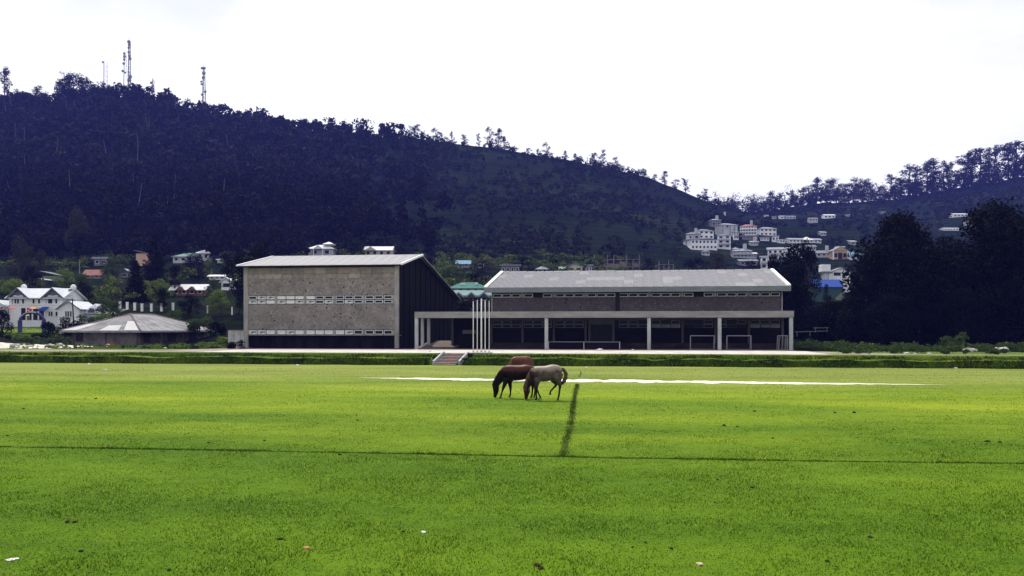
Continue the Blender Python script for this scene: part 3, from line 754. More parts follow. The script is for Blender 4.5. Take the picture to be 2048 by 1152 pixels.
# roof of single sheets
ncol, nrow = 30, 5
sx = (HL + 1.0) / ncol; Ls = math.hypot(ry - ey, RID - EAV); ang_r = math.atan2(RID - EAV, ry - ey)
shm = sheet_mesh('roof_sheet', sx + 0.04, Ls / nrow + 0.12, 6, 0.035)
shm2 = shm.copy()
for j in range(nrow):
    for i in range(ncol):
        o = link('roof_sheet', shm if rng.random() > 0.10 else shm2, None, hall)
        d = j * Ls / nrow
        o.location = (-0.5 + i * sx + rng.normal(0, 0.006), ey + math.cos(ang_r) * d, EAV + 0.06 + math.sin(ang_r) * d + 0.03 * (1) + 0.004 * (i % 2) - 0.01 * j)
        o.rotation_euler = (ang_r + 0.003 + rng.normal(0, 0.001), 0, 0)
shm.materials.append(M_roof_sheet); shm2.materials.append(M_roof_sheet2)
capm = MB().prism([(0, -0.32, -0.05), (0, 0, 0.10), (0, 0.32, -0.05), (0, 0, 0.02)], (sx * 0.93, 0, 0)).mesh('ridge_cap')
for i in range(ncol):
    o = link('ridge_cap', capm, M_roof_sheet2, hall); o.location = (-0.5 + i * sx, ry, RID + 0.05 + rng.normal(0, 0.012))
MB().prism([(-0.5, ry, RID), (-0.5, 2 * ry - ey, EAV), (-0.5, 2 * ry - ey, EAV - 0.1), (-0.5, ry, RID - 0.1)], (HL + 1.0, 0, 0)).build('rear_roof', M_roof_sheet, hall)
for xx in (-0.62, HL + 0.30):
    MB().prism([(xx, ey - 0.03, EAV - 0.10), (xx, ry, RID - 0.10), (xx, ry, RID + 0.22), (xx, ey - 0.03, EAV + 0.24)], (0.34, 0, 0)).build('verge_board', M_verge, hall)
MB().box(-0.62, HL + 0.64, ey - 0.14, ey - 0.04, EAV - 0.42, EAV + 0.10).build('fascia', M_fascia, hall)
MB().box(-0.5, HL + 0.5, ey - 0.04, 0.3, EAV - 0.36, EAV - 0.30).build('eave_soffit', M_soffit, hall)
for xx in (0.0, HL - 0.25):
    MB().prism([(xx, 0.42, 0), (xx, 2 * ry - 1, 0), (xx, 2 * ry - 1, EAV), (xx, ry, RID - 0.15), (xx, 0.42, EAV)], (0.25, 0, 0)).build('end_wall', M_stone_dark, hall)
for xx in (0.06, HL - 0.06):
    MB().bar((xx, -0.08, 3.77), (xx, -0.08, EAV - 0.4), 0.05).build('downpipe', M_col, hall)
# canopy
T_C = 18.2
c_l, c_r = s_at(829, T_C) - h_l, s_at(1588, T_C) - h_l
cy = T_C - T_H
MB().box(c_l, c_r, cy, 0.0, 3.16, 3.78).build('canopy_slab', M_canopy, hall, bevel=0.015)
for px in (833.5, 1093, 1298, 1439, 1582):
    x = s_at(px, T_C + 0.3) - h_l
    MB().box(x - 0.17, x + 0.17, cy + 0.12, cy + 0.46, 0, 3.15).build('column', M_col, hall, bevel=0.02)
for (px, t) in ((845, T_C + 2.3), (857.5, T_C + 4.2)):
    x = s_at(px, t) - h_l
    MB().box(x - 0.15, x + 0.15, t - T_H - 0.15, t - T_H + 0.15, 0, 3.155).build('column', M_col, hall, bevel=0.02)
# single-storey wing left of the hall, behind the canopy, and the ramp into the passage
wl_ = s_at(905, T_H) - h_l
MB().box(wl_, -0.02, 0.0, 9.0, 0, 3.6).build('side_wing', M_dark_wall, hall)
MB().box(s_at(925, T_H) - h_l, s_at(951, T_H) - h_l, -0.06, -0.005, zh(668), zh(660)).build('notice_board', mat('faded_board', (0.10, 0.10, 0.11), var=.2, rough=0.8), hall)
MB().box(wl_ - 0.1, wl_ + 0.12, -0.15, 0.1, 0, 3.155).build('pilaster', M_soffit, hall)
ra, rb = s_at(837, T_C + .5) - h_l, s_at(903, T_C + .5) - h_l
MB().prism([(ra, cy + 0.5, 0.04), (ra, 4.5, 0.75), (ra, 4.5, 0), (ra, cy + .5, 0)], (rb - ra, 0, 0)).build('ramp', mat('ramp_screed', (0.12, 0.095, 0.085), var=.2, scale=1.5, rough=0.9), hall)
MB().prism([(ra - 0.16, cy + 0.5, 0.16), (ra - 0.16, 0.5, 0.62), (ra - 0.16, 0.5, 0), (ra - 0.16, cy + .5, 0)], (0.15, 0, 0)).build('ramp_kerb', M_verge, hall)
MB().box(-0.4 + c_l, c_r + 0.2, cy - 0.02, 0.3, -0.25, 0.034).build('floor_slab', mat('veranda_floor', (0.10, 0.09, 0.085), var=.25, scale=.8, rough=.9), hall)

# ---- low hipped shed on the left
shed = tag(empty('low_hipped_shed', (0, 0, 0)), 'low concrete-block shed with wide patched hip roof', 'building')
A_ = P(277, 697, 118.0); A_.z = 0.35
dl = Vector((-0.97, 0.243, 0)).normalized(); dr_ = Vector((0.243, 0.97, 0)).normalized()
def on_ray(a, d, px):
    r = (px - 1024) / F
    return (r * a.y - a.x) / (d.x - r * d.y)
LL, LR = on_ray(A_, dl, 146), on_ray(A_, dr_, 412)
Bp, Cp = A_ + dl * LL, A_ + dr_ * LR
Dp = Bp + (Cp - A_)
WH = 2.2
ctr = (A_ + Dp) / 2
M_block = mat('mouldy_block_wall', (0.06, 0.054, 0.05), color2=(0.20, 0.18, 0.165), scale=0.8, rough=0.95, bump=0.3, bscale=8)
M_block_b = mat('mouldy_block_wall_shade', (0.035, 0.032, 0.032), color2=(0.10, 0.092, 0.088), scale=0.8, rough=0.95, bump=0.3, bscale=8)  # darker copy of the block wall: shade on the right side painted in
def wallseg(a, b_, nm, m, th=0.2):
    d = (b_ - a).normalized(); nrm = Vector((d.y, -d.x, 0))
    return MB().prism([a + Vector((0, 0, -0.5)), b_ + Vector((0, 0, -0.5)), b_ + Vector((0, 0, WH)), a + Vector((0, 0, WH))], -nrm * th if nrm.y < 0 else nrm * th).build(nm, m, shed)
wallseg(Bp, A_, 'wall', M_block); wallseg(A_, Cp, 'wall', M_block_b); wallseg(Cp, Dp, 'wall', M_block_b); wallseg(Dp, Bp, 'wall', M_block_b)
M_joint = M_block_b
def on_wall(a, d, u0, u1, z0, z1, nm, m, proud=0.03, par=None):
    nrm = Vector((d.y, -d.x, 0));
    if nrm.y > 0: nrm = -nrm
    p0 = a + d * u0 + nrm * proud; p1 = a + d * u1 + nrm * proud
    q = [p0 + Vector((0, 0, z0)), p1 + Vector((0, 0, z0)), p1 + Vector((0, 0, z1)), p0 + Vector((0, 0, z1))]
    return MB().prism(q, -nrm * (proud + 0.05)).build(nm, m, par or shed)
for (u0, u1) in ((LL * 0.84, LL * 0.96),):
    w_ = on_wall(A_, dl, u0, u1, 0.75, 2.0, 'window', M_glass, 0.02)
for (u0, u1) in ((LR * 0.07, LR * 0.16), (LR * .40, LR * .52), (LR * .72, LR * .84)):
    on_wall(A_, dr_, u0, u1, 0.6, 2.0, 'window', M_glass, 0.02)
for u in (0.02, LL * 0.48, LL - 0.3): on_wall(A_, dl, u, u + 0.25, -0.4, WH - 0.02, 'pier', M_block_b, 0.06)
for u in (0.02, LR * 0.30, LR * .62, LR - 0.3): on_wall(A_, dr_, u, u + 0.25, -0.4, WH - 0.02, 'pier', M_block, 0.06)
for k in range(9):        # courses of blocks standing a little proud
    on_wall(A_, dl, 0.3, LL * 0.47, 0.02 + k * 0.24, 0.02 + k * 0.24 + 0.215, 'block_course', M_block, 0.012 + 0.01 * (k % 3))
# hip roof
oh = 1.15
ax1, ax2 = dl, dr_
Az = A_ - ax1 * oh - ax2 * oh; Bz = Bp + ax1 * oh - ax2 * oh; Cz = Cp - ax1 * oh + ax2 * oh; Dz = Dp + ax1 * oh + ax2 * oh
for q in (Az, Bz, Cz, Dz): q.z = A_.z + WH - 0.02
rise = 2.3
short = min(LL, LR) / 2 + oh
if LL <= LR:
    R1 = (Az + Bz) / 2 + ax2 * short; R2 = (Cz + Dz) / 2 - ax2 * short
else:
    R1 = (Az + Cz) / 2 + ax1 * short; R2 = (Bz + Dz) / 2 - ax1 * short
R1 = R1.copy(); R2 = R2.copy(); R1.z = R2.z = A_.z + WH + rise
M_shroof = mat('weathered_tin_roof', (0.13, 0.13, 0.14), color2=(0.30, 0.30, 0.305), scale=0.5, rough=0.8, bump=0.3, bscale=6, stretch=(1, 1, 1))
M_shnew = mat('pale_new_tin', (0.42, 0.42, 0.42), var=0.1, scale=1, rough=0.6)
dn = Vector((0, 0, -0.09))
if LL <= LR: faces = [(Az, Bz, R1), (Bz, Dz, R2, R1), (Dz, Cz, R2), (Cz, Az, R1, R2)]
else: faces = [(Az, Bz, R2, R1), (Bz, Dz, R2), (Dz, Cz, R1, R2), (Cz, Az, R1)]
def on_face(fc, m, nm, us, vs, lift):
    """a strip of sheeting on a roof face: us along the eave, vs up the slope"""
    e0, e1 = fc[0], fc[1]; t0 = fc[-1]; t1 = fc[2] if len(fc) == 4 else fc[2]
    def pt(u, v):
        return e0.lerp(e1, u).lerp(t0.lerp(t1, u), v)
    n_ = (e1 - e0).cross(t0 - e0).normalized()
    if n_.z < 0: n_ = -n_
    q = [pt(us[0], vs[0]), pt(us[1], vs[0]), pt(us[1], vs[1]), pt(us[0], vs[1])]
    return MB().prism([p + n_ * lift for p in q], -n_ * 0.03).build(nm, m, shed)
for fi, fc in enumerate(faces):
    MB().prism(list(fc), dn).build('roof_slope', M_shroof, shed)
    if fi in (0, 3):
        nst = 14
        for k in range(nst):
            for (va, vb) in ((0.0, 0.36), (0.345, 0.70), (0.685, 0.985)):
                on_face(fc, M_shroof, 'roof_sheet', (k / nst + 0.002, (k + 1) / nst - 0.002), (va, vb), 0.04 + 0.012 * (k % 2) + 0.015 * va)
left_face = faces[0] if True else faces[3]
on_face(left_face, M_shnew, 'patch_sheet', (0.02, 0.20), (0.02, 0.55), 0.085)
on_face(left_face, M_shnew, 'patch_sheet', (0.27, 0.50), (0.0, 0.30), 0.085)
on_face(left_face, M_shnew, 'patch_sheet', (0.80, 0.99), (0.02, 0.40), 0.085)
for (a, b_) in ((Az, R1), (Bz, R1 if LL <= LR else R2), (Cz, R2 if LL <= LR else R1), (Dz, R2), (R1, R2)):
    MB().bar(a + Vector((0, 0, 0.07)), b_ + Vector((0, 0, 0.07)), 0.11, n=5).build('hip_cap', M_block, shed)
for (a, b_) in ((Bz, Az), (Az, Cz)):
    MB().bar(a + Vector((0, 0, -0.12)), b_ + Vector((0, 0, -0.12)), 0.10, n=4).build('eave_board', M_conc, shed)

# ---- steps up the bank
st0 = tag(empty('bank_steps', W(STAIR_S, 0, 0), -TH), 'concrete steps with a red centre stripe and white side walls up the bank', 'steps')
M_step = mat('worn_step_concrete', (0.05, 0.045, 0.045), color2=(0.13, 0.11, 0.10), scale=2.5, rough=0.9)
M_red = mat('red_step_paint', (0.20, 0.055, 0.045), var=.3, scale=5, rough=0.85)
M_nose = mat('white_nosing', (0.62, 0.60, 0.57), var=0.2, scale=5, rough=0.8)
ns_ = 8
for k in range(ns_):
    y0_ = 0.0 + k * 0.56; z0_ = (k + 1) * 0.82 / ns_
    MB().box(-STAIR_W, STAIR_W, y0_, y0_ + 0.57, -0.3, z0_).build('step', M_step, st0)
    MB().box(-0.30, 0.32, y0_ - 0.006, y0_ + 0.55, z0_ - 0.1, z0_ + 0.004).build('red_stripe', M_red, st0)
    MB().box(-STAIR_W + .02, STAIR_W - .02, y0_ - 0.012, y0_ + 0.05, z0_ - 0.022, z0_ + 0.007).build('nosing', M_nose, st0)
for sx_ in (-STAIR_W - 0.17, STAIR_W + 0.02):
    MB().prism([(sx_, 0.6, -0.1), (sx_, 0.6, 0.33), (sx_, 4.3, 0.98), (sx_, 4.6, 0.98), (sx_, 4.6, -0.1)], (0.15, 0, 0)).build('side_wall', mat('stair_cheek_paint', (.36, .36, .37), var=.3, scale=3), st0, bevel=0.015)

# ---- flagpoles on their plinth
tP = 5.35
pl0, pl1 = s_at(942, tP), s_at(982, tP)
pe = tag(empty('flagpole_plinth', W((pl0 + pl1) / 2, tP, GZ), -TH), 'low concrete plinth carrying five flagpoles at the bank edge', 'plinth')
hw = (pl1 - pl0) / 2
MB().box(-hw, hw, -1.3, 0.9, -0.1, 0.10).build('slab', pathm, pe)
MB().box(-hw - .03, hw + .03, -1.42, -1.31, -0.35, 0.04).build('shade_front_edge', M_base, pe)  # dark front face of the plinth; step shade put into its colour
for px, py, r, o_ in ((946.5, 604, .045, 'first'), (954.5, 602, .042, 'second'), (962.7, 599, .075, 'middle and thickest'), (970.3, 602, .05, 'fourth'), (978.3, 603, .036, 'fifth')):
    p = W(s_at(px, tP), tP, GZ + 0.10)
    ztop = EYE - (py - HOR) / F * p.y
    fp = tag(empty('flagpole', p), 'white flagpole, %s from the steps in the row of five' % o_, 'flagpole', 'flagpoles in front of the long hall')
    MB().bar((0, 0, 0), (0, 0, ztop - p.z), r * .9, r * 0.65, n=10).build('pole', M_verge, fp, smooth=True)
    MB().bar((0, 0, ztop - p.z), (0, 0, ztop - p.z + 0.07), r * 1.1, r * 0.5, n=8).build('finial', M_verge, fp)
    MB().box(-.12, .12, -.12, .12, 0, 0.06).build('foot_plate', M_conc, fp)

# ---- goal frames, long table and odds and ends under the canopy
def goal(px0, px1, t, h_, label):
    a, b_ = s_at(px0, t), s_at(px1, t); w_ = b_ - a
    g = tag(empty('small_goal', W((a + b_) / 2, t, GZ + 0.035), -TH), label, 'goal', 'small goal frames under the canopy')
    m = mat('goal_paint', (0.30, 0.30, 0.33), var=.2, scale=4, rough=.6)
    for x in (-w_ / 2, w_ / 2):
        MB().bar((x, 0, 0), (x, 0, h_), 0.035).build('post', m, g)
        MB().bar((x, 0, h_), (x, 0.35, h_), 0.02).bar((x, 0.35, h_), (x, 0.9, 0.02), 0.02).build('stay', m, g)
    MB().bar((-w_ / 2 - .03, 0, h_), (w_ / 2 + .03, 0, h_), 0.04).build('crossbar', m, g)
    MB().bar((-w_ / 2, 0.9, 0.03), (w_ / 2, 0.9, 0.03), 0.02).build('ground_bar', m, g)
    return g
goal(1381, 1428.5, 19.6, 1.36, 'white mini goal frame left of the fourth canopy column')
goal(1454, 1502, 19.6, 1.36, 'white mini goal frame right of the fourth canopy column')
g3 = goal(1556, 1575, 20.2, 1.36, 'narrow white goal frame stored at the right end of the canopy')
for k in range(3): MB().bar((-0.25 + k * .25, 0.03, 1.3), (-0.32 + k * .3, 0.4, 0.05), 0.016).build('net_stay', M_dullwhite, g3)
ta, tb = s_at(1096, 19.7), s_at(1241, 19.7)
tab = tag(empty('long_table', W((ta + tb) / 2, 19.7, GZ + 0.035), -TH), 'long dark table with a pale top edge under the canopy', 'table')
MB().box(-(tb - ta) / 2, (tb - ta) / 2, -.35, .35, .70, .755).build('table_top', mat('table_top', (0.24, 0.24, 0.26), var=.15, rough=.6), tab)
MB().box(-(tb - ta) / 2 + .1, (tb - ta) / 2 - .1, -.28, -.25, .12, .69).build('front_panel', M_dark_wall, tab)
for x in (-(tb - ta) / 2 + .08, 0, (tb - ta) / 2 - .08):
    MB().box(x - .03, x + .03, -.32, .32, 0, .70).build('leg', M_dullwhite, tab)

# ---- stone roller on the field
ro = P(2024, 736.5, 66.0)
rl = tag(empty('field_roller', (ro.x, ro.y, 0.0), -TH + 0.15), 'grey concrete field roller lying at the foot of the bank', 'roller')
r_ = 0.27
mb = MB(); k = 24
mb.bar((-0.48, 0, r_), (0.48, 0, r_), r_, n=k).build('drum', mat('roller_concrete', (0.16, 0.15, 0.135), color2=(0.34, 0.32, 0.29), scale=3, rough=.9, bump=.4), rl, bevel=0.02)
MB().bar((-0.62, 0, r_), (0.62, 0, r_), 0.035).build('axle', M_base, rl)
for x in (-.58, .58): MB().bar((x, 0, r_), (x, 0.75, 0.12), 0.022).build('handle_arm', M_base, rl)
MB().bar((-.6, .75, .12), (.6, .75, .12), 0.022).build('handle_bar', M_base, rl)

# ---- white wall left of the tall hall
wa, wb = W(s_at(456, 24), 24, GZ - .3), W(g_l - 0.05, 24, GZ - .3)
d = (wb - wa)
bw_ = tag(empty('low_white_wall', wa, -TH), 'stained white wall joined to the left of the tall hall', 'wall')
Lw = d.length
MB().box(0, Lw, 0, .2, 0, 2.15).build('wall_panel', mat('stained_whitewash', (0.20, 0.195, 0.185), color2=(0.62, 0.61, 0.58), scale=1.2, rough=.95, stretch=(1.5, 1, .4)), bw_)
MB().box(-.04, Lw, -.04, .24, 2.15, 2.22).build('coping', M_conc, bw_)
# ------------------------------------------------------------------ houses on the slopes
def hcol(nm, c, **k): return mat('house_' + nm, c, var=k.pop('var', 0.12), scale=k.pop('scale', 0.8), rough=k.pop('rough', 0.8), **k)
HW = {'white': hcol('white', (0.72, 0.73, 0.73)), 'cream': hcol('cream', (0.46, 0.42, 0.33)), 'peach': hcol('peach', (0.50, 0.33, 0.24)),
      'grey': hcol('grey', (0.17, 0.17, 0.18)), 'dull': hcol('dull', (0.40, 0.41, 0.42)), 'brick': hcol('brick', (0.14, 0.07, 0.055)), 'olive': hcol('olive', (0.16, 0.19, 0.13)), 'mint': hcol('mint', (0.42, 0.52, 0.47)),
      'concrete': hcol('concrete', (0.16, 0.145, 0.15), var=.3), 'dark': hcol('dark', (0.05, 0.05, 0.055)), 'tan': hcol('tan', (0.42, 0.30, 0.17))}
HR = {'white': hcol('roof_white', (0.62, 0.63, 0.65), stretch=(3, .4, 1)), 'pale': hcol('roof_pale', (0.24, 0.26, 0.30), stretch=(3, .4, 1)), 'grey': hcol('roof_grey', (0.19, 0.20, 0.22), stretch=(3, .4, 1)),
      'blue': hcol('roof_blue', (0.03, 0.065, 0.25)), 'teal': hcol('roof_teal', (0.055, 0.155, 0.13)), 'sage': hcol('roof_sage', (0.17, 0.25, 0.245)), 'red': hcol('roof_red', (0.30, 0.13, 0.10)), 'green': hcol('roof_green', (0.035, 0.075, 0.06)),
      'skyblue': hcol('roof_skyblue', (0.17, 0.27, 0.37)), 'coral': hcol('roof_coral', (0.26, 0.13, 0.11))}
M_hwin = mat('far_window', (0.02, 0.022, 0.03), var=.3, rough=.3)
M_trim = mat('house_trim', (0.60, 0.60, 0.60), var=.1, rough=.7)

def roof_mesh(kind, w, d, h, oh, th=0.14):
    """roof over a block 0..w, 0..d, underside of the eave at z=0"""
    mb = MB(); x0, x1, y0, y1 = -oh, w + oh, -oh, d + oh
    if kind == 'gx':
        m = d / 2
        mb.prism([(x0, y0, 0), (x0, m, h), (x0, y1, 0), (x0, y1, th), (x0, m, h + th), (x0, y0, th)], (x1 - x0, 0, 0))
    elif kind == 'gy':
        m = w / 2
        mb.prism([(x0, y0, 0), (m, y0, h), (x1, y0, 0), (x1, y0, th), (m, y0, h + th), (x0, y0, th)], (0, y1 - y0, 0))
    elif kind == 'hip':
        r = min(w, d) / 2 + oh
        if w >= d: R = [(x0 + r * .9, d / 2, h), (x1 - r * .9, d / 2, h)]
        else: R = [(w / 2, y0 + r * .9, h), (w / 2, y1 - r * .9, h)]
        b = [(x0, y0, 0), (x1, y0, 0), (x1, y1, 0), (x0, y1, 0)]; t = [(x, y, th) for x, y, _ in b]; R = [(x, y, z + th) for x, y, z in R]
        i = len(mb.v); mb.v += b + t + R
        for k in range(4): mb.f.append((i + k, i + (k + 1) % 4, i + 4 + (k + 1) % 4, i + 4 + k))
        mb.f.append((i + 3, i + 2, i + 1, i))
        if w >= d: mb.f += [(i + 4, i + 5, i + 9, i + 8), (i + 5, i + 6, i + 9), (i + 6, i + 7, i + 8, i + 9), (i + 7, i + 4, i + 8)]
        else: mb.f += [(i + 4, i + 5, i + 8), (i + 5, i + 6, i + 9, i + 8), (i + 6, i + 7, i + 9), (i + 7, i + 4, i + 8, i + 9)]
    elif kind == 'flat':
        mb.box(x0, x1, y0, y1, 0, max(h, 0.2))
    elif kind == 'mono':
        mb.prism([(x0, y0, 0), (x0, y1, h), (x0, y1, h + th), (x0, y0, th)], (x1 - x0, 0, 0))
    elif kind == 'monox':
        mb.prism([(x0, y0, h), (x1, y0, 0), (x1, y0, th), (x0, y0, h + th)], (0, y1 - y0, 0))
    return mb
def block(parent, x, y, z, w, d, h, wall, roof, rk, rh, oh=0.45, rows=1, cols=3, down=0.0, win=True, gable=None, wscale=1.0, door=False):
    """one block of a house: wall, roof and its windows, all parts of the house"""
    mb = MB().box(x, x + w, y, y + d, z - down, z + h)
    if rk == 'gy': mb.prism([(x, y + .02, z + h), (x + w / 2, y + .02, z + h + rh * w / (w + 2 * oh)), (x + w, y + .02, z + h)], (0, d - .04, 0))
    if rk == 'gx': mb.prism([(x + .02, y, z + h), (x + .02, y + d / 2, z + h + rh * d / (d + 2 * oh)), (x + .02, y + d, z + h)], (w - .04, 0, 0))
    wo = mb.build('wall', wall, parent)
    rf = roof_mesh(rk, w, d, rh, oh).build('roof', roof, parent); rf.location = (x, y, z + h - (0.0 if rk in ('flat',) else oh * rh / (min(w, d) / 2 + oh) if rk != 'mono' else 0.0) + 0.012)
    if win and cols:
        fh = h / rows
        ww = min(1.5, w / cols * 0.55) * wscale; wh = min(1.3, fh * 0.5)
        wm = MB().box(-ww / 2, ww / 2, -0.05, 0.02, 0, wh).mesh('window'); pm = MB().box(-ww / 2 + .09, ww / 2 - .09, -0.065, 0.0, .09, wh - .09).mesh('pane')
        wm.materials.append(M_trim); pm.materials.append(M_hwin)
        for r in range(rows):
            for c in range(cols):
                o = link('window', wm, None, parent); o.location = (x + w * (c + 0.5) / cols, y, z + fh * r + fh * 0.34)
                link('pane', pm, None, o)
    if door:
        MB().box(x + w * .46, x + w * .46 + 1.0, y - .06, y + .02, z, z + 2.0).build('door', M_hwin, parent)
    return wo
HOUSES = []
def house(name, label, px0, px1, py_r, py_e, py_b, wall, roof, rk, rows=1, cols=3, Y=None, rz=0.0, dep=0.7, oh=0.45, cat='house', group=None, **kw):
    mid = (px0 + px1) / 2
    if Y is None: X_, Y, z = hit(mid, py_b)
    z = EYE - (py_b - HOR) / F * Y
    HOUSES.append((px0, px1, Y))
    k = Y / F
    w = (px1 - px0) * k - 2 * oh * (0.6); h = (py_b - py_e) * k; rh = max((py_e - py_r) * k, 0.15)
    g = empty(name, ((px0 - 1024) * k + oh * .6, Y, z), rz)
    tag(g, label, cat, group)
    block(g, 0, 0, 0, w, max(w * dep, 3.0), h, HW[wall], HR[roof], rk, rh, oh=oh, rows=rows, cols=cols, down=4.0, **kw)
    g['k'] = 0.0; del g['k']
    return g, k, w, h

GH = 'houses on the lower slopes'
# ---- white villa on the far left
kv = 150 / F
vil = tag(empty('white_villa', ((18 - 1024) * kv, 150, 1.6)), 'white two-storey villa with twin front gables at the left edge', 'house')
vx = lambda px: (px - 18) * kv
vz = lambda py: EYE - (py - HOR) * kv - 1.6
MW = mat('villa_white', (0.66, 0.67, 0.68), var=.06, scale=.7, rough=.7)
M_slate = mat('villa_gable_slate', (0.10, 0.12, 0.16), var=.25, scale=2, rough=.8)
M_vroof = mat('villa_roof', (0.42, 0.44, 0.47), color2=(0.55, .57, .60), scale=1, rough=.7, stretch=(4, .5, 1))
Wm = vx(124)
MB().box(0, Wm, 0, 7.5, -2, vz(596)).prism([(0.02, 0, vz(596)), (0.02, 3.75, vz(577.5)), (0.02, 7.5, vz(596))], (Wm - 0.04, 0, 0)).build('wall', MW, vil)
MB().box(Wm + .0, Wm + .03, 0.1, 7.4, -2, vz(597)).build('side_wall', HW['mint'], vil)
rr_ = roof_mesh('gx', Wm, 7.5, vz(576) - vz(597), 0.5).build('roof', M_vroof, vil); rr_.location = (0, 0, vz(597.5))
for (pa, pb) in ((16, 60), (85, 130)):
    a, b_ = vx(pa), vx(pb); m_ = (a + b_) / 2
    MB().prism([(a + .3, -0.25, vz(594.5)), (m_, -0.25, vz(578.5)), (b_ - .3, -0.25, vz(594.5))], (0, 3.6, 0)).build('gable', M_slate, vil)
    MB().prism([(a, -0.6, vz(597)), (m_, -0.6, vz(577)), (b_, -0.6, vz(597)), (b_, -0.6, vz(595)), (m_, -0.6, vz(575)), (a, -0.6, vz(595))], (0, 4.2, 0)).build('gable_roof', M_vroof, vil)
    MB().prism([(a - .05, -0.66, vz(598.2)), (m_, -0.66, vz(578.2)), (b_ + .05, -0.66, vz(598.2)), (b_ + .05, -0.66, vz(596)), (m_, -0.66, vz(576)), (a - .05, -0.66, vz(596))], (0, 0.05, 0)).build('bargeboard', M_slate, vil)
    MB().prism([(a + .9, -0.32, vz(593.5)), ((a + m_) / 2 + .3, -0.32, vz(590.5)), (m_, -0.32, vz(592)), ((b_ + m_) / 2 - .3, -0.32, vz(590.5)), (b_ - .9, -0.32, vz(593.5))], (0, 0.06, 0)).build('gable_trim', MW, vil)
def vwin(pa, pb, ya, yb, y=0.0):
    a, b_ = vx(pa), vx(pb)
    o = MB().box(a, b_, y - .07, y + .02, vz(yb), vz(ya)).build('window', M_trim, vil)
    MB().box(a + .06, b_ - .06, y - .085, y, vz(yb) + .07, vz(ya) - .07).build('pane', M_hwin, o)
for (pa, pb) in ((23.5, 26), (29, 33.5), (34.2, 38.8), (44.2, 49), (65, 70), (76, 81), (91.5, 93.5), (96, 105.5), (110.5, 115.5)): vwin(pa, pb, 597.5, 607.5)
for (pa, pb) in ((97, 101), (101.5, 106), (111, 115.5)): vwin(pa, pb, 622.5, 632.5)
MB().box(0, Wm, -.05, .0, vz(611), vz(609.6)).build('string_course', M_trim, vil)
MB().box(vx(40), vx(90), -.04, .02, vz(640), vz(616)).build('veranda_opening', M_hwin, vil)
for px in (40, 52, 64, 76, 89): MB().box(vx(px), vx(px) + .22, -.12, -.02, vz(640), vz(616)).build('veranda_post', MW, vil)
for (px, py) in ((27, 572.5), (134 - 6, 573)):
    bm_ = bmesh.new(); bmesh.ops.create_icosphere(bm_, subdivisions=3, radius=0.48); me = bpy.data.meshes.new('roof_tank'); bm_.to_mesh(me); bm_.free()
    me.polygons.foreach_set('use_smooth', [True] * len(me.polygons))
    o = link('roof_tank', me, MW, vil); o.location = (vx(px), 3.2, vz(py)); o.scale = (1, 1, 1.05)
MB().box(vx(121), vx(126), 2.6, 3.0, vz(583), vz(577)).build('skylight', M_slate, vil)
# right wing of the villa
block(vil, vx(123), -1.2, 0, vx(166) - vx(123), 6.5, vz(617.5), MW, M_vroof, 'gy', vz(601) - vz(617.5), oh=.35, cols=0, down=2)
MB().prism([(vx(121), -1.62, vz(619.5)), (vx(144.5), -1.62, vz(601.5)), (vx(168), -1.62, vz(619.5)), (vx(168), -1.62, vz(617.8)), (vx(144.5), -1.62, vz(599.8)), (vx(121), -1.62, vz(617.8))], (0, .06, 0)).build('bargeboard', M_slate, vil)
for (pa, pb) in ((137.5, 141.5), (142, 146), (147, 151)): vwin(pa, pb, 622, 634, -1.2)
block(vil, vx(166.2), .8, 0, vx(194) - vx(166.2), 5.0, vz(622), MW, M_vroof, 'hip', vz(603) - vz(622), oh=.5, cols=0, down=2)
MB().prism([(vx(173), .1, vz(623)), (vx(180), .1, vz(615.5)), (vx(187), .1, vz(623))], (0, 2, 0)).build('porch_gable', M_slate, vil)
ann = tag(empty('villa_annexe', ((-14 - 1024) * kv, 149, 1.6)), 'small white gabled annexe cut by the left edge of the photo', 'house')
block(ann, 0, 0, 0, 30 * kv, 5, vz(612), MW, M_vroof, 'gy', vz(599) - vz(612), oh=.35, cols=2, down=2)
# things in front of the villa
def parasol(px, py, Y, col, label, r=.65):
    p = P(px, py, Y); g = tag(empty('parasol', (p.x, Y, p.z - 2.3)), label, 'parasol', 'parasols and awnings by the villa')
    MB().bar((0, 0, -1), (0, 0, 2.25), .03).build('pole', M_trim, g)
    mb = MB(); n_ = 8
    for k in range(n_):
        a0, a1 = 2 * math.pi * k / n_, 2 * math.pi * (k + 1) / n_
        mb.prism([(0, 0, 2.3), (r * math.cos(a0), r * math.sin(a0), 1.95), (r * math.cos(a1), r * math.sin(a1), 1.95)], (0, 0, .02))
    mb.build('canopy', mat('parasol_' + col, {'red': (.55, .12, .10), 'orange': (.65, .28, .05), 'yellow': (.6, .5, .08)}[col], var=.1), g)
parasol(24, 613, 147, 'red', 'red parasol left of the blue awning', .75)
parasol(66, 613.5, 147, 'orange', 'orange parasol beside the blue awning')
parasol(58, 618, 146.5, 'red', 'small red parasol between orange parasol and arch top', .4)
parasol(53, 627, 143, 'yellow', 'small yellow parasol seen under the arch', .45)
aw = tag(empty('blue_awning', P(75, 622, 148)), 'bright blue awning on the front of the white villa', 'awning', 'parasols and awnings by the villa')
MB().prism([(0, 1.6, .75), (0, 0, .25), (0, 0, -.05), (0, 1.6, .68)], (1.15, 0, 0)).build('cover', HR['blue'], aw)
for x in (.04, 1.1): MB().bar((x, .05, -1.9), (x, .05, 0), .035).build('post', M_trim, aw)
ar = P(64, 670, 140); ka = 140 / F
arch = tag(empty('entrance_arch', (ar.x, 140, ar.z)), 'dark blue curved entrance arch in front of the white villa', 'arch')
M_arch = mat('arch_navy', (0.035, 0.035, 0.11), color2=(0.09, 0.08, 0.20), scale=3, rough=.6)
ro_ = 24 * ka
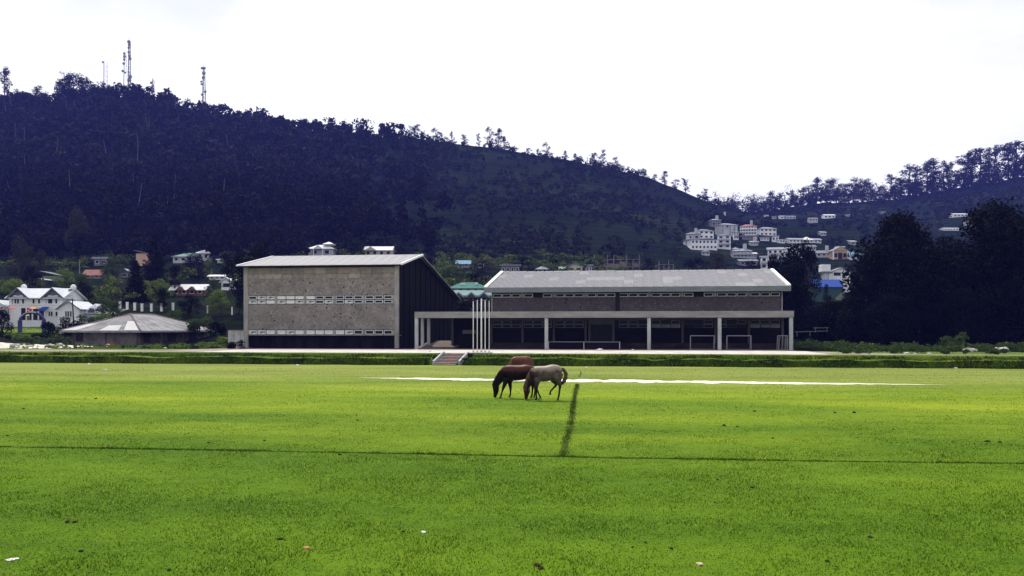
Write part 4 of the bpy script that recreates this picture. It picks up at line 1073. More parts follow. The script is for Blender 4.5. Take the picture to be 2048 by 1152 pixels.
pts = [(-ro_ * 0.98, 0, 0)] + [(ro_ * math.cos(a), 0, 28 * ka + 17 * ka * math.sin(a)) for a in np.linspace(math.pi, 0, 17)] + [(ro_ * .98, 0, 0)]
MB().tube(pts[1:-1], [.22] * 17, n=8).build('arch_band', M_arch, arch, smooth=True)
for sgn in (-1, 1):
    MB().box(sgn * ro_ - .24, sgn * ro_ + .24, -.24, .24, -1, 28 * ka + .1).build('pillar', M_arch, arch)
MB().tube([(x * .99, -.2, z + .05) for x, _, z in pts[3:12]], [.07] * 9, n=6).build('pale_trim', mat('arch_trim', (.35, .33, .45), var=.3), arch)
lawn = [P(0, 655, 146), P(58, 655, 146), P(70, 664, 140), P(0, 664, 140)]
M_lawn = mat('villa_lawn', (.06, .11, .012), color2=(.11, .16, .02), scale=1.5, rough=.95)
MB().prism([P(-20, 653.5, 148), P(118, 653.5, 148), P(110, 665, 139.5), P(-20, 665, 139.5)], (0, 0, -2.5)).build('villa_lawn', M_lawn)
bpy.data.objects['villa_lawn']['kind'] = 'structure'; bpy.data.objects['villa_lawn']['label'] = 'sunny lawn terrace in front of the white villa'

# ---- houses on the left slope
house('hill_house', 'olive house with a long grey sloping roof above the villa', 83, 131, 541, 552, 562, 'olive', 'grey', 'monox', cols=2, group=GH, win=False)
house('hill_house', 'small shed with white roof right above the villa roof', 74, 98, 556, 560, 567, 'dark', 'white', 'monox', cols=0, group=GH)
house('hill_house', 'house with a reddish brown roof among the trees above the villa', 166, 204, 537, 549, 558, 'grey', 'coral', 'gx', cols=2, group=GH)
house('hill_house', 'low house with pale pitched roof beside the dark conifer', 234, 264, 536, 546, 556, 'grey', 'pale', 'gy', cols=1, group=GH)
house('hill_house', 'flat pale roofed house high on the left slope', 186, 216, 514, 518, 532, 'grey', 'pale', 'flat', cols=2, group=GH)
house('hill_house', 'tall peach walled house partly behind the dark conifer', 270, 300, 500, 507, 532, 'peach', 'grey', 'monox', cols=0, group=GH)
g, k, w, h = house('hill_house', 'pale hip-roofed house with a raised square lookout', 344, 402, 505, 513, 526, 'dull', 'sage', 'hip', cols=4, group=GH)
block(g, w * .88, .4, h * .3, 23 * k, 23 * k, 17 * k, HW['dull'], HR['white'], 'hip', 8 * k, oh=.5, cols=2)
house('hill_house', 'small white hut right of the lookout house', 433, 446, 517, 520, 527, 'white', 'white', 'mono', cols=0, group=GH)
g, k, w, h = house('hill_house', 'brick bungalow with a scalloped bright white roof', 341, 411, 566, 578, 592, 'brick', 'white', 'gx', cols=4, group=GH, dep=.5, oh=.6)
for c in (0.28, 0.64):
    MB().prism([(w * c - 1.1, -.75, h - .35), (w * c, -.75, h + .55), (w * c + 1.1, -.75, h - .35)], (0, 1.2, 0)).build('dormer', HW['brick'], g)
g, k, w, h = house('hill_house', 'white gabled cottage beside the tall stone hall', 440, 466, 553, 563, 581, 'white', 'white', 'gy', cols=1, group=GH, wscale=1.3)
block(g, w * .8, 1.6, 0, 16 * k, 5, 14 * k, HW['white'], HR['white'], 'gx', 12 * k, cols=0, down=3)
house('hill_house', 'white roofed house peeping out behind the gabled cottage', 416, 452, 549, 553, 560, 'white', 'white', 'gx', cols=3, group=GH)
# ---- houses on the crest above the tall hall
g, k, w, h = house('hill_house', 'pale blue house with small cupola above the tall hall', 615, 668, 488, 497, 514, 'dull', 'white', 'hip', cols=2, group=GH)
block(g, w * .6, 1.2, h + 7 * k, 17 * k, 17 * k, 3.0 * k, HW['dull'], HR['white'], 'hip', 5 * k, oh=.4, cols=0)
MB().prism([(w * .22, -1.2, h - .2), (w * .42, -1.2, h + 1.0), (w * .62, -1.2, h - .2)], (0, 2.5, 0)).build('porch_gable', HR['white'], g)
for c in (.24, .6): MB().box(w * c - .12, w * c + .12, -1.1, -.9, -2, h - .15).build('porch_post', HW['white'], g)
g, k, w, h = house('hill_house', 'cream house with white gable roof above the tall hall', 728, 785, 491, 500, 514, 'cream', 'white', 'gx', cols=4, group=GH, dep=.6)
MB().prism([(-.2, -.9, h - .2), (w * .22, -.9, h + 1.1), (w * .46, -.9, h - .2)], (0, 2.5, 0)).build('porch_gable', HW['cream'], g)
# ---- middle
house('hill_house', 'small house with a pale blue roof behind the halls', 912, 941, 519, 527, 536, 'grey', 'skyblue', 'gx', cols=2, group=GH)
house('hill_house', 'tiny white house right of the pale blue roof', 955, 969, 525, 530, 536, 'white', 'white', 'gx', cols=1, group=GH)
g, k, w, h = house('hill_house', 'building with a long teal roof left of the long hall', 896, 977, 563, 576, 584, 'mint', 'teal', 'hip', cols=5, Y=175, group=GH)
MB().box(w * .28, w * .42, 1.2, 2.2, h + .2, h + 1.0).build('roof_box', M_trim, g); MB().box(w * .68, w * .74, 1.2, 2.0, h + .3, h + 1.2).build('roof_vent', M_trim, g)
g, k, w, h = house('hill_house', 'house with grey-green scalloped roof below the teal roof', 902, 981, 579, 590, 606, 'dark', 'sage', 'gx', cols=4, Y=150, group=GH, dep=.5)
for c in (0.17, 0.52, 0.86):
    MB().prism([(w * c - 1.2, -.8, h - .45), (w * c, -.8, h + .5), (w * c + 1.2, -.8, h - .45)], (0, 1.2, 0)).build('gable', HR['sage'], g)
    MB().prism([(w * c - .9, -.86, h - .5), (w * c, -.86, h + .25), (w * c + .9, -.86, h - .5)], (0, .05, 0)).build('gable_panel', HW['dark'], g)
house('hill_house', 'low grey flat-roofed block left of the water tower house', 1000, 1041, 529, 532, 548, 'grey', 'grey', 'flat', cols=4, group=GH)
house('hill_house', 'small pale hip-roofed lookout behind the hall ridge', 1072, 1097, 530, 537, 549, 'cream', 'pale', 'hip', cols=2, group=GH, oh=.7)
g, k, w, h = house('hill_house', 'gabled cream house with open veranda above the hall ridge', 1134, 1166, 524, 533, 548, 'cream', 'sage', 'gy', cols=2, group=GH, wscale=1.3)
block(g, -14 * k, 2, 0, 13 * k, 5, 12 * k, HW['dull'], HR['sage'], 'gx', 6 * k, cols=0, down=3)
MB().box(0, w, -.9, -.8, h * .30, h * .52).build('veranda_rail', HW['cream'], g); MB().box(0, w, -.9, 0, h * .26, h * .30).build('veranda_floor', HW['cream'], g)
for c in (0.02, .5, .98): MB().box(w * c - .1, w * c + .1, -.9, -.72, -2, h).build('veranda_post', HW['cream'], g)
house('hill_house', 'small pale house right of the veranda house', 1170, 1186, 529, 532, 546, 'dull', 'pale', 'flat', cols=2, group=GH)
def skeleton(px0, px1, py_t, py_b, bays, floors, label):
    X_, Y_, z = hit((px0 + px1) / 2, py_b); k = Y_ / F; w = (px1 - px0) * k; H = (py_b - py_t) * k
    g = tag(empty('unfinished_building', ((px0 - 1024) * k, Y_, z)), label, 'building', GH)
    fh = H / floors
    for f in range(floors):
        x0 = 0 if f < floors - 1 else w * .25
        MB().box(x0, w, 0, 7, (f + 1) * fh - .25, (f + 1) * fh - (0.02 if f < floors - 1 else .06)).build('floor_slab', HW['concrete'], g)
        for q in range(bays + 1):
            x = w * q / bays
            if x < x0 - .1: continue
            for y in (0.05, 6.6):
                MB().box(x - .16, x + .16, y, y + .32, f * fh - (4 if f == 0 else 0), (f + 1) * fh - .25).build('column', HW['concrete'], g)
            if q < bays and rng.random() > .45: MB().box(x + .2, x + w / bays - .2, .3, .5, f * fh, f * fh + fh * rng.uniform(.3, .8)).build('infill_wall', HW['concrete'], g)
    for q in range(bays + 1):
        if rng.random() > .3: MB().box(w * q / bays - .12, w * q / bays + .12, .1, .35, H, H + rng.uniform(.6, 1.6)).build('column_stub', HW['concrete'], g)
skeleton(1189, 1279, 518, 548, 7, 2, 'bare concrete skeleton of an unfinished building above the hall ridge')
skeleton(1309, 1347, 528, 548, 4, 1, 'smaller bare concrete frame right of the large skeleton')

# ---- town on the right
GT = 'houses of the hillside town'
def town(label, px0, px1, pr, pe, pb, wall='white', roof='pale', rk='hip', rows=1, cols=3, **kw):
    kw.setdefault('rz', float(np.random.default_rng(int(px0 * 7 + pb)).uniform(-.32, .32)) if 'Y' not in kw else 0.0)
    g, k, w, h = house('town_house', label, px0, px1, pr, pe, pb, wall, roof, rk, rows=rows, cols=cols, group=GT, **kw)
    if rows > 1 and int(px0) % 2 == 0:
        for r in range(1, rows):
            MB().box(w * .05, w * .95, -.95, -.02, h * r / rows - .12, h * r / rows + .02).build('balcony', HW['dull'], g)
            MB().box(w * .05, w * .95, -.97, -.93, h * r / rows + .02, h * r / rows + .75).build('balcony_rail', HW['dull'], g)
    if int(px0) % 3 == 0: MB().box(w * .6, w * .6 + 1.3, 1.5, 2.6, h, h + 1.9 + (pe - pr) * k).build('roof_tank', HW['dull'], g)
    return g, k, w, h
town('small grey hip-roofed house at the far left of the town', 1371, 1401, 464, 468, 482, 'dull', 'grey', 'hip', 1, 2)
town('white cube house left of the big white front', 1368, 1381, 480, 481, 491, 'white', 'pale', 'flat', 1, 1)
g, k, w, h = town('white three-storey house with grey hip roof left of the tall block', 1397, 1432, 457, 461, 478, 'white', 'grey', 'hip', 2, 3)
g, k, w, h = town('big white hotel front with a long glazed gallery', 1381, 1436, 476, 479.5, 500, 'white', 'pale', 'mono', 2, 7)
town('white twin tower block between hotel front and tall block', 1434, 1462, 468, 471, 498, 'white', 'grey', 'hip', 3, 2)
town('dark house with grey hat roof highest in the town', 1422, 1444, 437, 440, 455, 'grey', 'pale', 'hip', 1, 2)
g, k, w, h = town('tall grey block with bays stepping down the hill', 1441, 1480, 445, 449, 474, 'dull', 'pale', 'hip', 3, 4)
for c in (.1, .55, .82): MB().box(w * c, w * c + 3 * k, -.9, 0, -3, h * .92).build('bay', HW['dull'], g)
g, k, w, h = town('pale building with coral roof and three balcony floors', 1479, 1513, 448, 453, 471, 'white', 'coral', 'hip', 3, 6)
for r in range(3): MB().box(-.3, w + .3, -1.1, -.02, h * r / 3 - .1, h * r / 3 + .1).build('balcony', HW['white'], g)
town('white two-storey house with grey hip roof right of the coral roof', 1519, 1555, 453, 457, 472, 'white', 'pale', 'hip', 2, 4)
town('low white annexe below the two-storey house', 1520, 1539, 474, 476, 482, 'white', 'pale', 'flat', 1, 3)
town('small white square house at the right foot of the two-storey house', 1543, 1558, 471, 473, 484, 'white', 'grey', 'flat', 1, 2)
town('dark long house under the coral-roofed building', 1483, 1516, 471, 473, 480, 'grey', 'grey', 'flat', 1, 4)
g, k, w, h = town('grey-white two-storey house below the town terrace', 1464, 1504, 496, 502, 516, 'dull', 'pale', 'hip', 2, 5)
block(g, w * .02, 2, h, 14 * k, 4, 5 * k, HW['dull'], HR['pale'], 'hip', 4 * k, cols=2)
block(g, w * .95, .8, -2 * k, 12 * k, 5, 11 * k, HW['dull'], HR['white'], 'gx', 3 * k, cols=2, down=3)
town('low grey house half hidden above the hall roof', 1478, 1516, 518, 522, 532, 'grey', 'grey', 'gx', 1, 3)
town('white narrow house right at the ridge end of the hall', 1520, 1536, 512, 514, 540, 'white', 'white', 'flat', 2, 1)
town('white house behind the dark tree right of the ridge end', 1534, 1566, 494, 499, 522, 'white', 'pale', 'gx', 2, 3)
town('white house glimpsed between dark branches', 1572, 1598, 493, 497, 515, 'white', 'pale', 'gy', 2, 2)
g, k, w, h = town('long white bungalow with raised middle roof', 1577, 1647, 475, 479, 486, 'white', 'pale', 'gx', 1, 9, dep=.3)
block(g, w * .45, -.4, 0, w * .28, 5, h, HW['white'], HR['white'], 'hip', 7 * k, cols=3)
for q in range(12): MB().box(w * q / 12, w * q / 12 + .3, -2.4, -2.1, -3, -.8).build('terrace_post', HW['white'], g)
g, k, w, h = town('yellow timbered gable house with white corner posts', 1664, 1698, 492, 501, 519, 'tan', 'pale', 'gy', 1, 0)
for c in (.0, .94): MB().box(w * c, w * c + .55, -.12, -.0, -2, h).build('corner_post', HW['white'], g)
MB().box(w * .35, w * .62, -.08, 0, .2, h * .75).build('door', M_hwin, g)
MB().box(w * .1, w * .3, -.07, 0, h * .25, h * .7).build('window', M_hwin, g); MB().box(w * .68, w * .88, -.07, 0, h * .25, h * .7).build('window', M_hwin, g)
block(g, w * .55, 3.0, h, 11 * k, 3, 8 * k, HW['white'], HR['white'], 'flat', .3, cols=1)
MB().prism([(w * .1, -.4, h), (w * .5, -.4, h + 7 * k), (w * .9, -.4, h)], (0, .3, 0)).build('gable_timber', HW['tan'], g)
town('dull pink house left of the yellow gable house', 1632, 1662, 500, 506, 515, 'dull', 'grey', 'gx', 1, 3)
town('tiny grey house above the yellow gable house', 1699, 1714, 480, 484, 490, 'dull', 'pale', 'mono', 1, 1)
town('house with a sky blue roof behind the big dark tree', 1700, 1726, 502, 510, 520, 'white', 'skyblue', 'gx', 1, 2)
g, k, w, h = town('white gabled house with wide dark windows above the blue roof', 1664, 1702, 534, 542, 557, 'white', 'grey', 'gy', 1, 2, Y=262, wscale=1.6)
wt = tag(empty('water_tower', P(1652, 557, 258)), 'white square water tank on a round base above the blue roof', 'tank', None)
kk = 258 / F
MB().bar((0, 1.2, -3), (0, 1.2, 11 * kk), 9 * kk, n=14).build('round_base', HW['dull'], wt); MB().box(-1.8, 1.8, -.3, 2.9, 11 * kk, 12.5 * kk).build('deck', HW['grey'], wt)
MB().box(-9 * kk, 9 * kk, -.1, 2.5, 14 * kk, 28 * kk).build('tank', HW['white'], wt, bevel=.05)
for x in (-8, 7): MB().box(x * kk, x * kk + .15, 0, .15, 12 * kk, 14 * kk).build('leg', HW['grey'], wt)
# blue roof over a dark green wall
Yb = 250; kb = Yb / F
bl = tag(empty('blue_roofed_house', P(1628, 602, Yb)), 'house with bright blue roof over dark green side', 'house', GT)
MB().prism([(0, 4.5, 44 * kb), (4 * kb, 0, 27.5 * kb), (60 * kb, 0, 27.5 * kb), (64 * kb, 4.5, 44 * kb)], (0, .05, .12)).build('roof', HR['blue'], bl)
MB().box(2 * kb, 60 * kb, .4, 6.5, -3, 28 * kb).build('wall', HR['green'], bl)
MB().prism([(40 * kb, .2, 2 * kb), (59 * kb, .2, 20 * kb), (62 * kb, .2, 18 * kb), (62 * kb, .2, -6), (40 * kb, .2, -6)], (0, .3, 0)).build('pale_side_wall', HW['olive'], bl)
town('narrow white house squeezed left of the coral roof', 1466, 1478, 462, 464, 480, 'white', 'grey', 'hip', 2, 2)
town('pale stepped house under the dark long house', 1500, 1518, 481, 484, 492, 'dull', 'pale', 'gx', 1, 3)
town('low white shed beside the square house', 1558, 1572, 478, 480, 487, 'white', 'white', 'mono', 1, 2)
town('grey house at the right foot of the long bungalow', 1612, 1634, 489, 493, 502, 'dull', 'grey', 'gx', 1, 3)
town('pale block below the long bungalow', 1590, 1606, 500, 502, 516, 'white', 'pale', 'flat', 2, 2)
town('small pale house left below the hotel front', 1402, 1420, 500, 503, 511, 'dull', 'grey', 'hip', 1, 2)
town('small white house above the long bungalow', 1640, 1654, 462, 465, 472, 'dull', 'pale', 'gx', 1, 2)
# far houses on the tea slope, a few pixels each
GF = 'far houses on the tea slope'
for (a, b_, pr, pe, pb, lab) in ((1449, 1452, 424, 425, 431, 'tiny far white post-like house left of the saddle'), (1478, 1484, 419, 420, 424, 'tiny far white hut below the saddle trees'), (1530, 1537, 430, 431, 435, 'tiny far white hut at the left of the tea slope'), (1546, 1553, 432, 433, 438, 'tiny far pale hut second on the tea slope'), (1559, 1569, 431, 433, 438, 'tiny far white hut left of the row house'), (1572, 1592, 431, 433, 438, 'far pale row house on the tea slope'), (1618, 1636, 435, 437, 443, 'far pale house lowest on the tea slope'), (1648, 1671, 428, 430.5, 437, 'far house with bright white sloping roof'), (1693, 1700, 428, 430, 433, 'tiny far hut right of the bright sloping roof'), (1759, 1771, 423, 425, 428, 'far hut above the left dark tree'), (1907, 1936, 426, 428.5, 434, 'far long white house between the dark tree domes'), (1931, 1945, 440, 443, 455, 'far grey house right between the dark tree domes'), (1888, 1918, 455, 457, 461, 'far low white roof between the dark tree domes')):
    house('far_house', lab, a, b_, pr, pe, pb, 'white' if 'white' in lab else 'dull', 'white' if 'white' in lab else 'pale', 'gx' if b_ - a > 12 else 'flat', cols=max(1, int((b_ - a) / 6)), group=GF, oh=.25)

# ---- white posts of the road fence, utility poles
names = ['first', 'second', 'third', 'fourth', 'fifth', 'sixth', 'seventh', 'eighth', 'ninth', 'tenth', 'eleventh', 'twelfth', 'thirteenth', 'fourteenth', 'fifteenth', 'sixteenth', 'seventeenth', 'eighteenth', 'nineteenth', 'twentieth']
pm = MB().box(-.17, .17, -.17, .17, -.6, 1.45).box(-.21, .21, -.21, .21, 1.45, 1.55).mesh('post')
for i, (px, py) in enumerate(((240, 614), (254.5, 615.5), (269.5, 617), (284, 619), (303, 619), (323, 619), (346, 617), (415, 623), (439.5, 625.5), (464, 626))):
    _, Yp, _ = hit(px, py + 4, y0=136); p = P(px, py + 6, Yp)
    o = link('fence_post', pm, M_verge); o.location = p
    o.scale = (1, 1, 1) if i < 7 else (.55, .55, 1.0)
    tag(o, 'white %s post of the road fence, %s from the left' % ('square' if i < 7 else 'slim', names[i]), 'post', 'white posts of the road fence')
_, Yq, _ = hit(246, 622, y0=136)
rails = tag(empty('road_fence_rail', P(240, 619, Yq - .3)), 'low pale wall joining the leftmost road fence posts', 'wall', None)
MB().prism([(0, 0, -1.5), (3.6, -.6, -1.6), (3.6, -.6, .05), (0, 0, .1)], (0, .2, 0)).build('wall_panel', HW['dull'], rails)
for i, (px, pt, pb, Y_, ln, lab) in enumerate(((149, 597, 641, 144, .35, 'leaning dark utility pole in front of the villa wing'), (159, 519, 546, 235, 0, 'thin utility pole beside the reddish roofed house'), (318, 440, 470, 330, 0, 'thin bare pole above the dark conifer'))):
    p = P(px, pb, Y_); H = (pb - pt) * Y_ / F
    g = tag(empty('utility_pole', p), lab, 'pole')
    MB().bar((0, 0, -3), (-ln, 0, H), .12, .08, n=8).build('pole', M_base if i == 0 else M_conc, g)
    MB().bar((-ln - .5, 0, H - .3), (-ln + .5, 0, H - .3), .05).build('crossarm', M_base, g)
# ---- white rail fence right of the long hall
fr = tag(empty('rail_fence', P(1588, 668, 118)), 'thin white rail fence in front of the dark trees', 'fence')
kf = 118 / F; M_fence = mat('fence_rail_paint', (.16, .16, .17), var=.2, rough=.7)
for (a, za, b_, zb) in ((2, 4, 66, 6), (38, 12, 70, 12.5)):
    MB().bar((a * kf, 0, za * kf), (b_ * kf, 0, zb * kf), .035).build('rail', M_fence, fr)
for (x, z1) in ((6, 4.3), (32, 4.8), (43, 12), (66, 12.4)):
    MB().bar((x * kf, 0, (z1 - 9) * kf), (x * kf, 0, z1 * kf), .05).build('post', M_fence, fr)
# ---- orange board and heaps by the shed
ob = tag(empty('leaning_board', A_ + dl * LL * .40 + Vector((0, -.5, 0)), 0.5), 'orange board leaning on the low shed wall', 'board')
MB().prism([(-.75, 0, 0), (.15, .05, .0), (.75, .3, .55), (.45, .3, .75), (-.55, .1, .42)], (0, .08, 0)).build('board', mat('orange_paint', (.42, .14, .04), var=.2, rough=.7), ob)
# ------------------------------------------------------------------ antenna masts on the ridge
M_mast = mat('mast_steel', (0.10, 0.10, 0.12), var=.2, rough=.6)
M_mast_pale = mat('mast_steel_pale', (0.34, 0.35, 0.38), var=.2, rough=.6)
M_dish = mat('dish_grey', (0.22, 0.22, 0.25), var=.15, rough=.6)
def mast(px, pt, pb, Y, wb, wt, m, label, dishes, thick=.22, top=None):
    k = Y / F; z = EYE - (pb - HOR) * k; H = (pb - pt) * k
    g = tag(empty('antenna_mast', ((px - 1024) * k, Y, z)), label, 'mast', 'antenna masts on the ridge')
    cs = [(math.cos(a), math.sin(a)) for a in (math.radians(-90), math.radians(30), math.radians(150))]
    for c in cs: MB().bar((c[0] * wb, c[1] * wb, -4), (c[0] * wt, c[1] * wt, H), thick, thick * .6, n=4).build('leg', m, g)
    mb = MB(); n_ = max(6, int(H / 3.2))
    for i in range(n_):
        f0, f1 = i / n_, (i + 1) / n_
        for q in range(3):
            a, b_ = cs[q], cs[(q + 1) % 3]
            w0, w1 = wb + (wt - wb) * f0, wb + (wt - wb) * f1
            p0 = (a[0] * w0, a[1] * w0, H * f0); p1 = (b_[0] * w1, b_[1] * w1, H * f1); p2 = (b_[0] * w0, b_[1] * w0, H * f0)
            mb.bar(p0, p1, thick * .35, n=3); mb.bar(p0, p2, thick * .35, n=3)
    mb.build('bracing', m, g)
    for (py, dx, r) in dishes:
        zz = (pb - py) * k
        MB().bar((dx * k, -wb * .5 - .6, zz), (dx * k, -wb * .5 - .1, zz), r * .8, r, n=14).build('dish', M_dish, g)
    MB().bar((0, 0, H), (0, 0, H + 3.5), .10, .05, n=5).build('top_rod', m, g)
    return g
mast(258.5, 82, 196, 640, 1.15, .75, M_mast, 'tallest dark antenna mast hung with dishes', ((84, 0, 1.3), (90, 1, 1.2), (96, 0, 1.0), (105, 0, 1.0), (112, 1, 1.0), (118, 2, 1.3), (154, 2.5, 1.5), (161, 1, 1.5), (145, 0, .8)), .30)
mast(250, 104, 196, 665, 2.4, .8, M_mast_pale, 'pale antenna mast left beside the tallest mast', ((108, 0, 1.0), (114, 0.5, 1.2), (120, 0, 1.0), (128, -1, 1.1), (143, -3, 1.0), (146, 2, .8)), .15)
mast(210, 124, 190, 660, 1.7, 1.5, M_mast_pale, 'pale slender mast behind the domed ridge tree', ((125, -3, .8),), .18)
mast(306, 158, 204, 640, .95, .7, M_mast, 'short antenna mast between the tallest mast and the lone mast', ((166, -3, 1.0), (172, 0, .9), (180, 0, .8)), .24)
mast(407.5, 134, 234, 640, 1.7, .7, M_mast, 'lone antenna mast farthest right on the ridge', ((137, -2.5, 1.0), (137, 2.5, 1.0), (147, 1, 1.4), (156, 0, 1.2), (164, -4, .8), (169, -3.5, .8), (184, 4, 1.0), (190, -3, .8)), .30)
# ------------------------------------------------------------------ trees
def crown_arrays(blobs, N, size, r=None, flat=0.0, thick=0.35):
    """leaf quads spread through a set of lumps; blobs = (x,y,z,rx,ry,rz)"""
    r = r or rng
    B = np.array(blobs, float)
    wt = (B[:, 3] * B[:, 4] + B[:, 3] * B[:, 5] + B[:, 4] * B[:, 5]); wt /= wt.sum()
    k = r.choice(len(B), N, p=wt)
    d = r.normal(size=(N, 3)); d /= np.linalg.norm(d, axis=1)[:, None]
    rad = 1 - thick * r.random(N) ** 1.6 + r.normal(0, 0.05, N)
    c = B[k, :3] + d * B[k, 3:6] * rad[:, None]
    nrm = d + r.normal(0, 0.55, (N, 3)); nrm[:, 2] += flat; nrm /= np.linalg.norm(nrm, axis=1)[:, None]
    t = np.cross(nrm, r.normal(size=(N, 3))); t /= np.linalg.norm(t, axis=1)[:, None]
    b = np.cross(nrm, t)
    s = (size * r.uniform(0.6, 1.4, N))[:, None]
    v = np.stack([c - t * s, c - b * s * 0.55, c + t * s, c + b * s * 0.55], 1)
    return v.reshape(-1, 3)
def crown_mesh(name, blobs, N, size, **k):
    v = crown_arrays(blobs, N, size, **k)
    return np_mesh(name, v, np.arange(len(v)).reshape(-1, 4))
def trunk_mesh(name, segs, n=6):
    mb = MB()
    for pts, rad in segs: mb.tube(pts, rad, n=n)
    return mb.mesh(name, True)

def broad_proto(seed, H=10.0, Wd=4.2, nb=16, N=2600, size=.20, low=.25, squash=1.0):
    r = np.random.default_rng(seed); blobs = []
    for i in range(nb):
        a = r.uniform(0, 6.28); q = r.random() ** .5; zz = r.uniform(low, .88)
        prof = math.sin(min(1, max(0.02, (zz - low + .12) / (1.02 - low))) * math.pi) ** .6
        rr = Wd * prof * q * .78
        br = Wd * r.uniform(.26, .42)
        blobs.append((rr * math.cos(a), rr * math.sin(a), H * zz, br, br, br * .8 * squash))
    blobs.append((0, 0, H * .86, Wd * .4, Wd * .4, H * .13))
    segs = [([(0, 0, -1.5), (.1, 0, H * .2), (0, .1, H * .5), (0, 0, H * .75)], [.34, .26, .17, .05])]
    for bq in blobs[:7]:
        segs.append(([(0, 0, H * .28), (bq[0] * .5, bq[1] * .5, (H * .35 + bq[2]) / 2), (bq[0] * .9, bq[1] * .9, bq[2])], [.16, .10, .03]))
    return trunk_mesh('trunk', segs), crown_mesh('crown', blobs, N, size, r=r)
def euc_proto(seed, H=24.0, Wd=5.0, N=1500, size=.36, start=.24):
    r = np.random.default_rng(seed); blobs = []; segs = []
    lean = r.normal(0, .8); tr = [(0, 0, -2), (lean * .2, 0, H * .3), (lean * .7, r.normal(0, .3), H * .6), (lean, 0, H * .93)]
    segs.append((tr, [.42, .34, .24, .08]))
    n_ = int(r.integers(15, 21))
    for i in range(n_):
        f = start + (1 - start) * (i + .5) / n_; a = r.uniform(0, 6.28)
        reach = Wd * r.uniform(.3, 1.0) * max(.2, 1 - 1.5 * max(0, f - .62) - .5 * max(0, .5 - f))
        z0 = H * (f - .1); x0 = lean * f
        tip = (x0 + reach * math.cos(a), reach * math.sin(a), H * f + r.uniform(0, 1.2))
        segs.append(([(x0, 0, z0), ((x0 + tip[0]) / 2, tip[1] / 2, (z0 + tip[2]) / 2 + .2), tip], [.15, .10, .04]))
        br = r.uniform(1.0, 2.0)
        blobs.append((*tip, br, br, br * r.uniform(.8, 1.3)))
        if r.random() > .4: blobs.append((tip[0] + r.normal(0, 1.1), tip[1] + r.normal(0, 1.1), tip[2] + r.normal(.2, .7), br * .7, br * .7, br * .7))
    blobs.append((lean, 0, H * .95, 1.2, 1.2, 1.5))
    for q in range(6): blobs.append((lean * .6 + r.normal(0, .9), r.normal(0, .9), H * r.uniform(start, .9), 1.3, 1.3, 1.6))
    return trunk_mesh('trunk', segs, 5), crown_mesh('crown', blobs, N, size, r=r, flat=.2, thick=.7)
def conifer_proto(seed, H=14.0, Wd=3.0, N=3600, size=.24):
    r = np.random.default_rng(seed); blobs = []
    for i in range(34):
        f = .08 + .88 * i / 33; rr = Wd * (1 - f) ** .8 * r.uniform(.75, 1.15); a = r.uniform(0, 6.28)
        for q in range(3):
            aa = a + q * 2.1
            blobs.append((rr * .55 * math.cos(aa), rr * .55 * math.sin(aa), H * f - .1 * rr, rr * .5 + .15, rr * .5 + .15, .45))
    blobs.append((0, 0, H * .97, .3, .3, .6))
    return trunk_mesh('trunk', [([(0, 0, -1.5), (0, 0, H * .5), (0, 0, H * .97)], [.30, .18, .03])]), crown_mesh('crown', blobs, N, size, r=r)
def bush_proto(seed, N=750, size=.15):
    r = np.random.default_rng(seed); blobs = []
    for i in range(9):
        a = r.uniform(0, 6.28); q = r.random() ** .5 * 1.1
        blobs.append((q * math.cos(a), q * math.sin(a), r.uniform(.4, 1.35), .6, .6, .5))
    segs = [([(0, 0, -.5), (.2 * math.cos(a), .2 * math.sin(a), .6), (.6 * math.cos(a), .6 * math.sin(a), 1.3)], [.07, .05, .02]) for a in (0, 2, 4)]
    return trunk_mesh('stem', segs, 5), crown_mesh('foliage', blobs, N, size, r=r)

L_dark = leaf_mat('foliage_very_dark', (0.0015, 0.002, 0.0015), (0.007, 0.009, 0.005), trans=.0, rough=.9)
L_mid = leaf_mat('foliage_mid', (0.014, 0.028, 0.009), (0.065, 0.10, 0.028), trans=.25)
L_lit = leaf_mat('foliage_light', (0.035, 0.065, 0.014), (0.17, 0.23, 0.05), trans=.4)
L_brown = leaf_mat('foliage_brownish', (0.012, 0.015, 0.009), (0.048, 0.048, 0.028), trans=.1)
L_euc = leaf_mat('foliage_eucalyptus', (0.005, 0.007, 0.006), (0.018, 0.022, 0.016), trans=.1)
M_bark = mat('bark', (0.05, 0.042, 0.035), var=.4, scale=3, rough=.95)
M_bark_pale = mat('pale_bark', (0.10, 0.10, 0.095), var=.4, scale=1.2, rough=.9)

